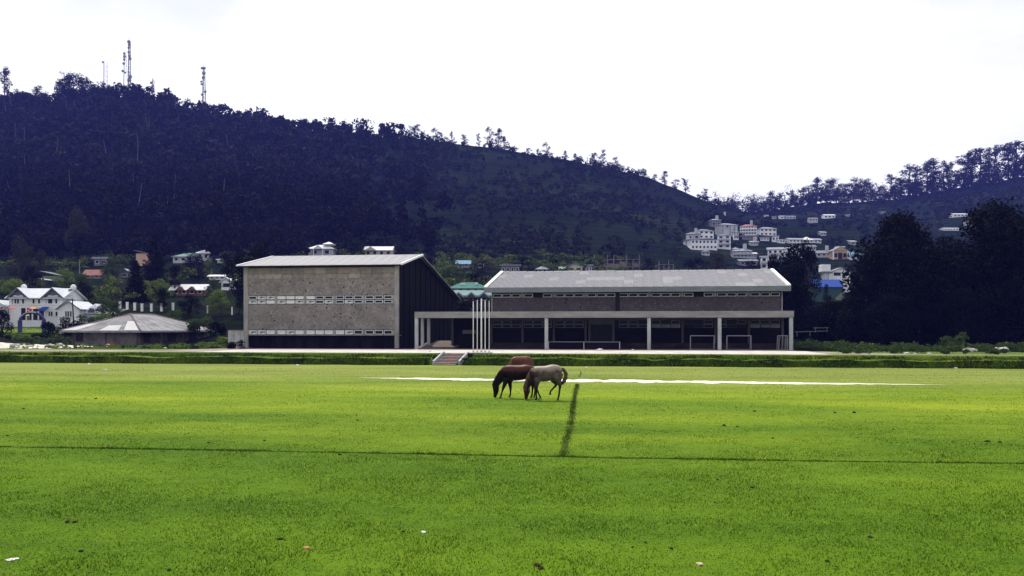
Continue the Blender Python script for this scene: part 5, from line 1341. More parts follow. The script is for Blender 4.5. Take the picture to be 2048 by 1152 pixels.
PROTO = {}
def proto(kind, v):
    key = (kind, v)
    if key not in PROTO:
        if kind == 'broad': PROTO[key] = (broad_proto(100 + v), 10.0, 8.6)
        elif kind == 'dome': PROTO[key] = (broad_proto(140 + v, H=17, Wd=7.0, nb=70, N=20000, size=.24, low=.08, squash=1.1), 17.0, 14.6)
        elif kind == 'euc': PROTO[key] = (euc_proto(200 + v), 24.0, 10.0)
        elif kind == 'conifer': PROTO[key] = (conifer_proto(300 + v), 14.0, 6.0)
        elif kind == 'bush': PROTO[key] = (bush_proto(400 + v), 1.85, 3.2)
        (t, c), H, Wd = PROTO[key]
        PROTO[key] = (t, {}, c, H, Wd)
    return PROTO[key]
def plant(name, label, kind, v, x, y, z, h, w, leaf, bark=None, cat='tree', group=None, rz=None):
    t, cs, c0, H, Wd = proto(kind, v)
    if leaf.name not in cs:
        m = c0.copy(); m.materials.clear(); m.materials.append(leaf); cs[leaf.name] = m
    g = empty(name, (x, y, z), rng.uniform(0, 6.28) if rz is None else rz)
    g.scale = (w / Wd, w / Wd, h / H)
    tag(g, label, cat, group)
    tm = t
    if not tm.materials: tm.materials.append(bark or M_bark)
    o = bpy.data.objects.new('stem' if kind == 'bush' else 'trunk', tm); COL.objects.link(o); o.parent = g
    o = bpy.data.objects.new('foliage' if kind == 'bush' else 'crown', cs[leaf.name]); COL.objects.link(o); o.parent = g
    return g
def tree_px(name, label, kind, v, px, pt, pb, wpx, leaf, Y=None, **k):
    if Y is None: X_, Y, z = hit(px, pb)
    z = EYE - (pb - HOR) / F * Y
    return plant(name, label, kind, v, (px - 1024) / F * Y, Y, z, (pb - pt) / F * Y, wpx / F * Y, leaf, **k)

# ---- big dark trees on the right, behind the weeds
GD = 'big dark trees on the right'
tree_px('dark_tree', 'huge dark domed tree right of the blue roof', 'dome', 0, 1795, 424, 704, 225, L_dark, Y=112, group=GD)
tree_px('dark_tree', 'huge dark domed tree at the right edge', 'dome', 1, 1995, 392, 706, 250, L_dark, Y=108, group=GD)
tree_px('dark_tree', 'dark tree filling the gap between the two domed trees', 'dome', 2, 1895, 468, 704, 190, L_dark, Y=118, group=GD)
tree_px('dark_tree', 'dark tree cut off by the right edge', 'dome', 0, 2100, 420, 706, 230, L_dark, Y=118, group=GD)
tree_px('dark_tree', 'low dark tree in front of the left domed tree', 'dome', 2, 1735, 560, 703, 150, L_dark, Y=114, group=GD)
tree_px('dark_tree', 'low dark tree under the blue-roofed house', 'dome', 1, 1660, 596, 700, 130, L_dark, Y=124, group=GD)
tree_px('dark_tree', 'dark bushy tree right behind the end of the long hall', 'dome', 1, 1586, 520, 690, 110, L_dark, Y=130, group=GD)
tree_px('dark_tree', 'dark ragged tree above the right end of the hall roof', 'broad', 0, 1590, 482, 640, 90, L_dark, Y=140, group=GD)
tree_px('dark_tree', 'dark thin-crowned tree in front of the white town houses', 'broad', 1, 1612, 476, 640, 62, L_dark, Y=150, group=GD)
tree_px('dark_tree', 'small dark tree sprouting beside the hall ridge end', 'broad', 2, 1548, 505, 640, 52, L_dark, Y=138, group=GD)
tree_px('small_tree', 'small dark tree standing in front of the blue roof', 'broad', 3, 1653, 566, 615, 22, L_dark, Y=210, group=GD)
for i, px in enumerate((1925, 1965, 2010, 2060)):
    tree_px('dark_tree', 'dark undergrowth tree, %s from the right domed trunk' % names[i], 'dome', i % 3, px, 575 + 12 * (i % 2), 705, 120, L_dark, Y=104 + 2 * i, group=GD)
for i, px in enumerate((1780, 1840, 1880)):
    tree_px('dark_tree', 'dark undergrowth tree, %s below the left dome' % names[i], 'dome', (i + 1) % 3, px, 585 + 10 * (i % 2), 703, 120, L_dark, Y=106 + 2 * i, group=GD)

# ---- trees round the tall hall and the left houses: label, kind, variant, px, top, base, width, leaf, distance
GL = 'garden trees on the left slope'
for (lab, kind, v, px, pt, pb, w, lf, Y_) in (
    ('big dark rounded tree rising behind the left roof corner of the tall hall', 'broad', 0, 524, 484, 640, 92, L_dark, 150),
    ('dark tree left of the tall hall wall', 'broad', 1, 478, 500, 625, 60, L_dark, 155),
    ('tall dark conifer in the middle of the left slope', 'conifer', 0, 309, 464, 585, 66, L_dark, 190),
    ('second dark conifer just below the tall conifer', 'conifer', 1, 272, 520, 612, 60, L_dark, 170),
    ('dark round tree right of the tall conifer', 'broad', 2, 350, 528, 585, 50, L_dark, 186),
    ('dark round tree between lookout house and tall hall', 'broad', 3, 400, 532, 566, 46, L_dark, 205),
    ('large ragged tree with brown tints high on the left', 'broad', 4, 40, 470, 585, 60, L_brown, 215),
    ('shaggy pale-tipped eucalyptus on the lower left slope', 'broad', 5, 152, 410, 535, 62, L_brown, 262),
    ('brownish loose tree right of the shaggy eucalyptus', 'broad', 1, 82, 498, 570, 44, L_brown, 225),
    ('bushy green tree above the villa wing', 'broad', 2, 165, 545, 600, 50, L_mid, 172),
    ('dark green tree just right of the villa roof', 'broad', 0, 166, 562, 630, 52, L_dark, 160),
    ('green tree with loose twigs left of the peach house', 'broad', 3, 226, 512, 560, 56, L_mid, 222),
    ('rounded dark tree below the peach house', 'broad', 5, 268, 518, 562, 30, L_dark, 212),
    ('bright green leafy tree left of the scalloped white roof', 'broad', 4, 320, 556, 612, 52, L_lit, 168),
    ('yellow-green tree standing left of the brick bungalow', 'broad', 2, 292, 560, 610, 40, L_lit, 172),
    ('dark bushy tree in front of the brick bungalow', 'broad', 1, 325, 574, 622, 46, L_dark, 155),
    ('rounded tree covering the right end of the scalloped roof', 'broad', 3, 425, 556, 604, 42, L_mid, 165),
    ('light green spreading tree with a leaning white trunk', 'broad', 5, 440, 577, 632, 60, L_lit, 150),
    ('dark spreading tree behind the right road fence posts', 'broad', 0, 380, 588, 640, 62, L_dark, 150),
    ('dark leafy tree left of the road fence', 'broad', 4, 205, 590, 640, 60, L_mid, 147),
    ('round green tree between the villa and the fence', 'broad', 2, 225, 600, 650, 50, L_mid, 142),
    ('dark round bushy tree in front of the villa', 'broad', 3, 130, 632, 680, 60, L_dark, 133),
    ('dark tree at the left edge in front of the annexe', 'broad', 1, 4, 612, 690, 44, L_dark, 135),
    ('light plumes of bamboo left of the villa roof', 'broad', 5, 30, 556, 600, 60, L_lit, 175),
    ('dark tree above the left end of the villa', 'broad', 0, 60, 530, 590, 50, L_dark, 185),
    ('green tree left of the reddish brown roof', 'broad', 4, 130, 535, 580, 46, L_lit, 200),
    ('dark round tree right of the lookout house', 'broad', 2, 455, 505, 560, 50, L_dark, 215),
    ('dark tree behind the brick bungalow', 'broad', 5, 390, 505, 560, 60, L_dark, 225),
    ('dark tree crowding the cottage next to the tall hall', 'broad', 1, 490, 560, 640, 50, L_dark, 140),
    ('tree between the two crest houses above the tall hall', 'broad', 3, 695, 466, 530, 62, L_dark, 285),
    ('dark tree right of the cream crest house', 'broad', 0, 800, 492, 540, 54, L_dark, 270),
    ('dark tree behind the slope of the tall hall roof', 'broad', 4, 862, 505, 570, 62, L_dark, 240),
    ('ragged brownish tree right of the pale blue roof', 'broad', 1, 966, 517, 552, 52, L_brown, 245),
    ('dark tree left of the small lookout', 'broad', 2, 1050, 512, 552, 48, L_dark, 260),
    ('dark tree between lookout and veranda house', 'broad', 5, 1108, 515, 552, 40, L_dark, 262),
    ('dark rounded tree between the two concrete skeletons', 'broad', 3, 1296, 514, 556, 40, L_dark, 262),
    ('dark tree on the slope left of the green roofs', 'broad', 0, 905, 530, 575, 60, L_mid, 200),
    ('dark tree right above the teal roof', 'broad', 2, 952, 545, 585, 60, L_dark, 190),
    ('leafy tree in the gap between the two halls', 'broad', 4, 935, 596, 640, 80, L_dark, 135),
    ('brownish tree behind the right half of the hall roof', 'broad', 5, 1432, 500, 556, 56, L_brown, 250),
    ('dark tree behind the hall roof below the town', 'broad', 1, 1390, 512, 560, 70, L_dark, 245),
    ('dark tree under the grey-white town house', 'broad', 3, 1500, 520, 560, 60, L_dark, 240),
):
    tree_px('garden_tree', lab, kind, v, px, pt, pb, w, lf, Y=Y_, group=GL)
GB = 'bushes at the foot of the left slope'
for (lab, v, px, pt, pb, w, lf, Y_) in (
    ('dark hedge bush under the villa lawn, nearest the left edge', 1, 8, 664, 692, 46, L_dark, 134), ('dark hedge bush seen under the arch', 2, 46, 664, 690, 52, L_dark, 136), ('dark hedge bush under the right pillar of the arch', 0, 82, 664, 690, 46, L_dark, 136), ('dark hedge bush under the villa wing', 1, 150, 640, 672, 62, L_dark, 136),
    ('clipped dark hedge bush left of the arch', 0, 20, 668, 690, 60, L_dark, 128), ('pale green bush right below the arch', 1, 40, 664, 682, 38, L_lit, 127),
    ('leafy green bush above the shed roof corner', 2, 206, 624, 645, 34, L_lit, 137), ('dark bush behind the shed ridge', 0, 345, 618, 652, 46, L_mid, 132),
    ('round dark bush right of the shed roof', 1, 398, 630, 664, 56, L_mid, 128), ('dark bush touching the shed eave', 2, 432, 640, 672, 40, L_dark, 122),
    ('bright grassy bush between shed and tall hall', 0, 436, 672, 696, 60, L_lit, 106), ('dark bush in front of the white wall', 1, 470, 679, 699, 40, L_dark, 91),
    ('scrubby bush left of the shed wall', 2, 120, 672, 692, 50, L_mid, 124), ('low scrub bush at the left edge of the yard', 0, 70, 672, 690, 46, L_mid, 125),
    ('white flowering bush in the passage left of the canopy', 1, 826, 655, 690, 34, L_lit, 112), ('small green bush behind the canopy passage', 2, 886, 652, 690, 22, L_lit, 122),
    ('dark bush beside the villa wing', 1, 178, 628, 650, 46, L_mid, 140), ('dark round bush right of the arch', 2, 100, 640, 668, 34, L_dark, 138)):
    tree_px('bush', lab, 'bush', v, px, pt, pb, w, lf, Y=Y_, cat='bush', group=GB)
GW_ = 'weedy bushes right of the long hall'
for i, (px, pt, pb, w, lf, Y_) in enumerate(((1608, 682, 703, 40, L_mid, 98), (1640, 676, 703, 60, L_mid, 104), (1688, 680, 704, 66, L_mid, 100), (1730, 686, 705, 56, L_lit, 95), (1772, 690, 706, 60, L_mid, 93), (1820, 690, 706, 60, L_mid, 92), (1866, 692, 707, 56, L_mid, 90), (1905, 662, 706, 60, L_mid, 97), (1935, 686, 707, 40, L_lit, 90), (1590, 690, 704, 22, L_mid, 90))):
    tree_px('weedy_bush', 'weedy bush, %s along the strip right of the long hall' % names[i], 'bush', i % 3, px, pt, pb, w, lf, Y=Y_, cat='bush', group=GW_)

# ---- trees on the skyline
GS = 'eucalyptus trees on the skyline'
left_sky = [(10, 138, 245, 40, 0), (70, 178, 228, 50, 1), (132, 148, 230, 55, 2), (165, 152, 226, 66, 3), (215, 176, 224, 40, 1), (186, 180, 226, 44, 0), (40, 205, 236, 40, 2), (100, 196, 232, 44, 3), (240, 186, 222, 36, 2), (280, 188, 222, 30, 0), (330, 196, 232, 36, 1), (372, 206, 240, 30, 3), (425, 228, 254, 26, 0)]
for i, (px, pt, pb, w, v) in enumerate(left_sky):
    tree_px('ridge_tree', 'blue-hazed tree on the left ridge, %s of that clump from the left' % names[sorted(q[0] for q in left_sky).index(px)], 'euc', v, px, pt, pb, w, L_euc, Y=632, bark=M_bark, group=GS)
for (px, pt, pb, w, v, wd) in ((138, 151, 222, 62, 0, 'left'), (163, 155, 222, 70, 3, 'middle'), (190, 170, 222, 56, 4, 'right')):
    tree_px('ridge_tree', 'broad %s crown of the big domed tree clump on the left ridge' % wd, 'broad', v, px, pt, pb, w, L_euc, Y=628, group=GS)
mid_sky = [(720, 244, 272, 18), (826, 250, 286, 34), (845, 262, 288, 22), (872, 258, 292, 24), (884, 266, 293, 14), (903, 264, 294, 12), (930, 270, 296, 18), (958, 268, 297, 12), (980, 256, 300, 22), (996, 258, 304, 28), (1008, 274, 304, 22), (1056, 296, 312, 16), (1078, 298, 320, 14), (1094, 287, 322, 20), (1130, 302, 328, 16), (1150, 308, 330, 18), (1188, 306, 338, 26), (1206, 300, 340, 16), (1232, 316, 344, 24), (1330, 344, 376, 24), (1288, 338, 358, 16), (1372, 358, 390, 20), (1408, 378, 404, 18), (1350, 360, 384, 22), (1310, 350, 368, 20)]
for i, (px, pt, pb, w) in enumerate(mid_sky):
    tree_px('ridge_tree', 'small tree on the grassy middle skyline, %s from the lone one at left' % (names[i] if i < 20 else ['twenty-first', 'twenty-second', 'twenty-third', 'twenty-fourth', 'twenty-fifth'][i - 20]), 'euc', i % 5, px, pt, pb + 1, w, L_euc, Y=645, bark=M_bark, group=GS)
rs = []
r2 = np.random.default_rng(55)
for i in range(36):
    px = 1440 + (2065 - 1440) * (i + r2.uniform(-.3, .3)) / 35
    top = np.interp(px, [1440, 1480, 1525, 1570, 1590, 1650, 1680, 1720, 1760, 1800, 1850, 1880, 1920, 1950, 1990, 2020, 2065], [400, 392, 396, 366, 382, 354, 362, 348, 366, 344, 314, 332, 306, 306, 288, 284, 290])
    rs.append((px, top + r2.uniform(-6, 16), np.interp(px, [1440, 1500, 1700, 1800, 2065], [418, 424, 404, 396, 358]) + 6))
def ordn(i):
    tens = {2: 'twenty', 3: 'thirty'}
    if i < 20: return names[i]
    t, u = divmod(i + 1, 10)
    return {20: 'twentieth', 30: 'thirtieth'}.get(i + 1) or tens[t] + '-' + names[u - 1]
for i, (px, pt, pb) in enumerate(rs):
    tree_px('ridge_tree', 'tall eucalyptus in the right ridge row, %s from the saddle' % ordn(i), 'euc', int(r2.integers(7)), px, pt, pb, (pb - pt) * r2.uniform(.55, .95), L_euc, Y=770 + 12 * (i % 3), bark=M_bark, group=GS)

# ------------------------------------------------------------------ the wood and scrub on the hill (one mass)
def wood(name, label, pts, lf, leaves, size, hrange, aspect, seed, clump=(3, 6), euc=False):
    r = np.random.default_rng(seed); out = []
    shapes = []
    for q in range(10):
        nb = int(r.integers(*clump)); bl = []
        for i in range(nb):
            a = r.uniform(0, 6.28); rr = r.random() * .32
            zz = r.uniform(.30 if not euc else .5, .85)
            br = r.uniform(.20, .30); bl.append((rr * math.cos(a) * aspect * 1.6, rr * math.sin(a) * aspect * 1.6, zz, br * aspect * 1.5, br * aspect * 1.5, br * .75))
        bl.append((0, 0, .86, .2 * aspect, .2 * aspect, .12))
        shapes.append(crown_arrays(bl, leaves, 1.0, r=r).reshape(-1, 4, 3))
    # leaf size relative to tree height is fixed per shape: rebuild with wanted metres
    for (x, y, z) in pts:
        h = r.uniform(*hrange); s = shapes[int(r.integers(10))]
        ctr = s.mean(1, keepdims=True); rel = (s - ctr) * size * r.uniform(.8, 1.2)
        a = r.uniform(0, 6.28); ca, sa = math.cos(a), math.sin(a)
        cc = ctr * h
        q = cc + rel
        qx = q[..., 0] * ca - q[..., 1] * sa + x; qy = q[..., 0] * sa + q[..., 1] * ca + y; qz = q[..., 2] + z
        out.append(np.stack([qx, qy, qz], -1).reshape(-1, 3))
    v = np.concatenate(out)
    return tag(link(name, np_mesh(name, v, np.arange(len(v)).reshape(-1, 4)), lf), label, 'trees', kind='stuff')
def scatter(n_, px0, px1, y0, y1, keep=None, seed=1):
    r = np.random.default_rng(seed)
    Y = np.sqrt(r.uniform(y0 ** 2, y1 ** 2, n_)); px = r.uniform(px0, px1, n_)
    X = (px - 1024) / F * Y
    if keep is not None:
        k = keep(px, Y, X); px, Y, X = px[k], Y[k], X[k]
    ok = np.ones(len(px), bool)
    for (a, b_, yh) in HOUSES: ok &= ~((px > a - 4) & (px < b_ + 4) & (Y > yh - 34) & (Y < yh + 8))
    px, Y, X = px[ok], Y[ok], X[ok]
    return np.stack([X, Y, terrain(X, Y)], -1)
def wood_leaf(nm, dark, light):
    m = leaf_mat(nm, dark, light, trans=.08, rough=.9, pos=(.22, .78))
    for nd in m.node_tree.nodes:
        if nd.type == 'TEX_NOISE': nd.inputs['Scale'].default_value = 0.09; nd.inputs['Detail'].default_value = 5
    return m
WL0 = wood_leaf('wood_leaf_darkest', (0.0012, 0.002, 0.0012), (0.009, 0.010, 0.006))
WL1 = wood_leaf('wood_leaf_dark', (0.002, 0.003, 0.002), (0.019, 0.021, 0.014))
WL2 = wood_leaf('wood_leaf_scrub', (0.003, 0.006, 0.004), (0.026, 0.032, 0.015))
fade = lambda lo, hi: (lambda px, Y, X: (np.random.default_rng(5).random(len(px)) < np.clip((hi - px) / (hi - lo), 0, 1)) & ((Y > 300) | (px < 60)))
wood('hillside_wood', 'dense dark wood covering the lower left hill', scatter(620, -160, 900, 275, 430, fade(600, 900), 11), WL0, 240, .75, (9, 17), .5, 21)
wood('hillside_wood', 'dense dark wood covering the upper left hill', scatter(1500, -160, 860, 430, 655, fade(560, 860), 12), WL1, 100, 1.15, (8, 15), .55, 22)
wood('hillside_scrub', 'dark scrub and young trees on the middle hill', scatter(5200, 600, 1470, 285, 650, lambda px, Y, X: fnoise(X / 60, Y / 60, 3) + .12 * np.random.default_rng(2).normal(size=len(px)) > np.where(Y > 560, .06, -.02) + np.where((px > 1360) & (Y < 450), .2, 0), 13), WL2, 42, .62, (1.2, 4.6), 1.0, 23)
wood('hillside_scrub', 'dark scrub on the right tea slope', scatter(3600, 1400, 2200, 270, 800, lambda px, Y, X: (fnoise(X / 60, Y / 60, 3) + .12 * np.random.default_rng(2).normal(size=len(px)) > .0) & ~((px > 1360) & (px < 1720) & (Y > 310) & (Y < 450) & (np.random.default_rng(4).random(len(px)) < .75)), 14), WL2, 42, .7, (1.2, 5.0), 1.0, 24)
wood('valley_undergrowth', 'dark garden undergrowth between the lower houses', scatter(1700, -60, 1480, 140, 300, lambda px, Y, X: (fnoise(X / 25, Y / 25, 3) > -.03) & ~((px < 230) & (Y < 160)), 15), wood_leaf('undergrowth_leaf', (0.014, 0.026, 0.008), (0.12, 0.16, 0.035)), 90, .30, (1.2, 3.4), 1.3, 25)
wood('hillside_wood', 'dark young wood just above the left houses', scatter(300, -160, 640, 256, 305, None, 19), WL0, 160, .5, (5, 10), .6, 28)
wood('ridge_undergrowth', 'dark lower trees filling the right ridge row', scatter(330, 1430, 2130, 745, 800, None, 17), L_euc, 130, .55, (8, 20), .55, 26)
wood('ridge_undergrowth', 'low scrub along the left and middle skyline', scatter(520, -60, 1460, 640, 662, lambda px, Y, X: (px < 700) | (fnoise(X / 30, Y / 90, 3) > .02), 18), L_euc, 60, .5, (2.0, 6.0), .9, 27)
# pale bare trunks showing between the crowns of the wood
tk = MB(); r3 = np.random.default_rng(9)
for (x, y, z) in scatter(38, -50, 480, 330, 630, None, 16):
    h = r3.uniform(10, 19); tk.tube([(x, y - 3, z - 1), (x + r3.normal(0, .4), y - 3, z + h * .5), (x + r3.normal(0, .8), y - 3, z + h)], [.22, .17, .08], n=4)
tag(tk.build('bare_trunks', M_bark_pale), 'pale thin eucalyptus trunks among the left hill wood', 'trunks', kind='stuff')
# weeds beside the forecourt at right and rough grass by the shed
wood('weed_patch', 'low weeds growing right of the long hall', [tuple(W(s, t, GZ - .05)) for s, t in zip(rng.uniform(27, 62, 260), rng.uniform(7.5, 24, 260))], L_mid, 60, .13, (.3, .95), 1.4, 31)
wood('weed_patch', 'rough weeds round the low shed', [(x, y, ground_z(x, y) - .05) for x, y in zip(rng.uniform(-62, -26, 200), rng.uniform(96, 114, 200))], L_lit, 50, .10, (.2, .55), 1.5, 32)
# ------------------------------------------------------------------ grazing horses
def ell_tube(mb, path, n=16):
    """path: (x, y, z, r_inplane, r_lateral) -> closed tube with elliptical sections"""
    pts = [Vector(p[:3]) for p in path]; i0 = len(mb.v); m = len(pts)
    for k, p in enumerate(pts):
        d = (pts[min(k + 1, m - 1)] - pts[max(k - 1, 0)]).normalized()
        b = Vector((0, 1, 0)); b = (b - d * b.dot(d)).normalized(); a = b.cross(d)
        for q in range(n):
            an = 2 * math.pi * q / n
            mb.v.append(tuple(p + a * path[k][3] * math.cos(an) + b * path[k][4] * math.sin(an)))
    for k in range(m - 1):
        for q in range(n):
            r = (q + 1) % n
            mb.f.append((i0 + k * n + q, i0 + k * n + r, i0 + (k + 1) * n + r, i0 + (k + 1) * n + q))
    mb.f.append(tuple(range(i0 + n - 1, i0 - 1, -1))); e = i0 + (m - 1) * n; mb.f.append(tuple(range(e, e + n)))
def subdiv_path(path, k=4):
    """smooth the path through its points (Catmull-Rom)"""
    P_ = np.array(path, float); out = []
    for i in range(len(P_) - 1):
        p0, p1, p2, p3 = P_[max(i - 1, 0)], P_[i], P_[i + 1], P_[min(i + 2, len(P_) - 1)]
        for t in np.linspace(0, 1, k, endpoint=False):
            out.append(.5 * ((2 * p1) + (-p0 + p2) * t + (2 * p0 - 5 * p1 + 4 * p2 - p3) * t * t + (-p0 + 3 * p1 - 3 * p2 + p3) * t ** 3))
    out.append(P_[-1]); out = np.array(out); out[:, 3:] = np.maximum(out[:, 3:], .006)
    return [tuple(q) for q in out]
def horse(name, label, D_, ox, gz, sc, loc, rz, coat, hair, hoofm, mirror=1):
    """D_ holds pixel paths read off the photo's enlarged horse; ox, gz, sc turn them into metres"""
    X = lambda zx: (zx - ox) / sc
    Z = lambda zy: (gz - zy) / sc
    g = tag(empty(name, loc, rz), label, 'horse', 'horses grazing on the field')
    mb = MB()
    ell_tube(mb, subdiv_path([(X(a), 0, Z(b), c / sc, d) for a, b, c, d in D_['torso']]), 20)
    ell_tube(mb, subdiv_path([(X(a), 0, Z(b), c, d) for a, b, c, d in D_['neck']]), 16)
    ell_tube(mb, subdiv_path([(X(a), 0, Z(b), c, d) for a, b, c, d in D_['head']]), 14)
    for side, leg in D_['legs']:
        n_ = len(leg)
        ell_tube(mb, subdiv_path([(X(a), side * (.10 + .035 * min(i, 1)), Z(b), c, c * (.80 if i else .62)) for i, (a, b, c) in enumerate(leg)]), 12)
    hx, hy = D_['poll']
    for s in (-1, 1):
        a = Vector((X(hx), s * .045, Z(hy)))
        ell_tube(mb, [(a.x + .02, a.y, a.z - .02, .03, .022), (a.x - .012, a.y + s * .018, a.z + .055, .027, .016), (a.x - .035, a.y + s * .028, a.z + .12, .008, .006)], 8)
    tmp = bpy.data.objects.new('tmp', mb.mesh('horse_tmp')); COL.objects.link(tmp)
    rm = tmp.modifiers.new('r', 'REMESH'); rm.mode = 'VOXEL'; rm.voxel_size = .013
    sm = tmp.modifiers.new('s', 'SMOOTH'); sm.factor = .5; sm.iterations = 7
    dg = bpy.context.evaluated_depsgraph_get()
    me = bpy.data.meshes.new_from_object(tmp.evaluated_get(dg)); me.name = 'body'
    bpy.data.objects.remove(tmp)
    me.materials.clear(); me.polygons.foreach_set('use_smooth', [True] * len(me.polygons))
    link('body', me, coat, g)
    # hooves
    for side, leg in D_['legs']:
        (a0, b0, _), (a1, b1, _) = leg[-2], leg[-1]
        d = Vector((X(a1) - X(a0), 0, Z(b1) - Z(b0))).normalized(); p = Vector((X(a1), side * .135, Z(b1)))
        hm_ = MB().bar(p - d * .045, p + d * .022, .036, .056, n=12); hm_.build('hoof', hoofm, g, smooth=False)
    # mane along the crest: many strands, one part
    mn = MB(); nk = subdiv_path([(X(a), 0, Z(b), c, d) for a, b, c, d in D_['neck'] + D_['head'][:1]], 7)
    for k in range(len(nk) - 1):
        p = Vector(nk[k][:3]); q = Vector(nk[k + 1][:3]); d = (q - p).normalized(); up = Vector((0, 1, 0)).cross(d); up = up if up.x < 0 or up.z > 0 else -up
        if up.z < 0 and up.x > 0: up = -up
        for w in range(6):
            f = random.random(); base = p.lerp(q, f) + up * (nk[k][3] * .93)
            sd = random.choice((-1, -1, 1)); L_ = random.uniform(.10, .22)
            mn.tube([base, base + Vector((random.uniform(-.02, .02), sd * .045, -.01)) + up * .035, base + Vector((random.uniform(-.03, .05), sd * .08, -L_ * .7)) , base + Vector((random.uniform(-.02, .08), sd * .085, -L_))], [.012, .013, .01, .003], n=4)
    mn.build('mane', hair, g, smooth=True)
    # tail strands
    tl = MB(); T_ = [Vector((X(a), 0, Z(b))) for a, b in D_['tail']]
    for w in range(46):
        off = [Vector((random.gauss(0, .012), random.gauss(0, .012), 0))]
        for k in range(1, len(T_)): off.append(Vector((random.gauss(0, D_['tailw'] * (.35 + .65 * k / len(T_))), random.gauss(0, .022), random.gauss(0, .02))))
        pts = [t + o for t, o in zip(T_, off)]
        end = len(pts) if w % 3 else len(pts) - 1
        tl.tube(pts[:end], [.022, .024, .026, .024, .018, .005][:end] if end <= 6 else [.018] * end, n=5)
    tl.build('tail', hair, g, smooth=True)
    # eyes
    for s in (-1, 1):
        ex, ez = D_['eye']
        bm_ = bmesh.new(); bmesh.ops.create_icosphere(bm_, subdivisions=2, radius=.019); m2 = bpy.data.meshes.new('eye'); bm_.to_mesh(m2); bm_.free()
        o = link('eye', m2, mat('horse_eye', (.008, .006, .006), rough=.15), g); o.location = (X(ex), s * D_.get('eyey', .078), Z(ez))
    return g
def coat(name, body, legs, face, back=None, zlo=.50, zhi=.85, dapple=.2, bz=1.25):
    """body colour, dark points on legs and face, back lightened with painted sunlight"""
    m, n, l, b = new_mat(name)
    tc = n.new('ShaderNodeTexCoord'); sp = n.new('ShaderNodeSeparateXYZ'); l.new(tc.outputs['Object'], sp.inputs[0])
    ns = n.new('ShaderNodeTexNoise'); ns.inputs['Scale'].default_value = 4.5; ns.inputs['Detail'].default_value = 6
    l.new(tc.outputs['Object'], ns.inputs['Vector'])
    ra = n.new('ShaderNodeValToRGB'); e = ra.color_ramp.elements
    e[0].position = .35; e[0].color = (*[c * (1 - dapple) for c in body], 1); e[1].position = .65; e[1].color = (*[c * (1 + dapple) for c in body], 1)
    l.new(ns.outputs[0], ra.inputs[0])
    wob = n.new('ShaderNodeMath'); wob.operation = 'MULTIPLY_ADD'; wob.inputs[1].default_value = .25
    l.new(ns.outputs[0], wob.inputs[0]); l.new(sp.outputs['Z'], wob.inputs[2])
    m1 = n.new('ShaderNodeMapRange'); m1.inputs[1].default_value = zlo + .12; m1.inputs[2].default_value = zhi + .12; l.new(wob.outputs[0], m1.inputs[0])
    x1 = n.new('ShaderNodeMix'); x1.data_type = 'RGBA'; l.new(m1.outputs[0], x1.inputs[0]); x1.inputs[6].default_value = (*legs, 1); l.new(ra.outputs[0], x1.inputs[7])
    m2 = n.new('ShaderNodeMapRange'); m2.inputs[1].default_value = -.55; m2.inputs[2].default_value = -.18; l.new(sp.outputs['X'], m2.inputs[0])
    x2 = n.new('ShaderNodeMix'); x2.data_type = 'RGBA'; l.new(m2.outputs[0], x2.inputs[0]); x2.inputs[6].default_value = (*face, 1); l.new(x1.outputs[2], x2.inputs[7])
    last = x2
    if back:
        m3 = n.new('ShaderNodeMapRange'); m3.inputs[1].default_value = bz; m3.inputs[2].default_value = bz + .16; l.new(wob.outputs[0], m3.inputs[0])  # paler top of the coat: sunlight from above put into the colour
        x3 = n.new('ShaderNodeMix'); x3.data_type = 'RGBA'; l.new(m3.outputs[0], x3.inputs[0]); l.new(x2.outputs[2], x3.inputs[6]); x3.inputs[7].default_value = (*back, 1)
        last = x3
    l.new(last.outputs[2], b.inputs['Base Color'])
    b.inputs['Roughness'].default_value = .5; b.inputs['Specular IOR Level'].default_value = .10
    return m
R_DUN = dict(
    torso=[(893, 585, 35, .09), (905, 555, 82, .15), (940, 520, 122, .19), (1000, 510, 131, .235), (1100, 508, 133, .27), (1180, 497, 134, .275), (1250, 480, 132, .25), (1320, 470, 112, .215), (1368, 478, 78, .15), (1392, 490, 34, .08)],
    neck=[(985, 470, .235, .13), (915, 530, .205, .115), (858, 618, .16, .092), (815, 705, .128, .08), (797, 758, .115, .078)],
    head=[(792, 752, .095, .075), (797, 800, .125, .085), (795, 850, .105, .072), (789, 900, .075, .056), (787, 928, .068, .055), (787, 946, .045, .04)],
    poll=(768, 748), eye=(766, 802), eyey=.072,
    legs=[(-1, [(985, 590, .17), (968, 670, .105), (958, 745, .068), (957, 800, .056), (959, 850, .036), (961, 905, .040), (960, 928, .034), (954, 950, .045)]),
          (1, [(980, 590, .16), (972, 670, .10), (962, 740, .066), (974, 790, .055), (1000, 845, .035), (1018, 884, .038), (1030, 900, .034), (1032, 918, .044)]),
          (-1, [(1325, 500, .23), (1328, 585, .18), (1346, 655, .10), (1362, 712, .068), (1354, 790, .042), (1342, 880, .044), (1332, 915, .040), (1325, 948, .048)]),
          (1, [(1275, 530, .22), (1262, 610, .16), (1288, 660, .09), (1305, 696, .064), (1258, 752, .042), (1214, 802, .038), (1202, 830, .04), (1200, 862, .046)])],
    tail=[(1372, 408), (1425, 432), (1462, 505), (1460, 585), (1425, 645), (1385, 695)], tailw=.055)
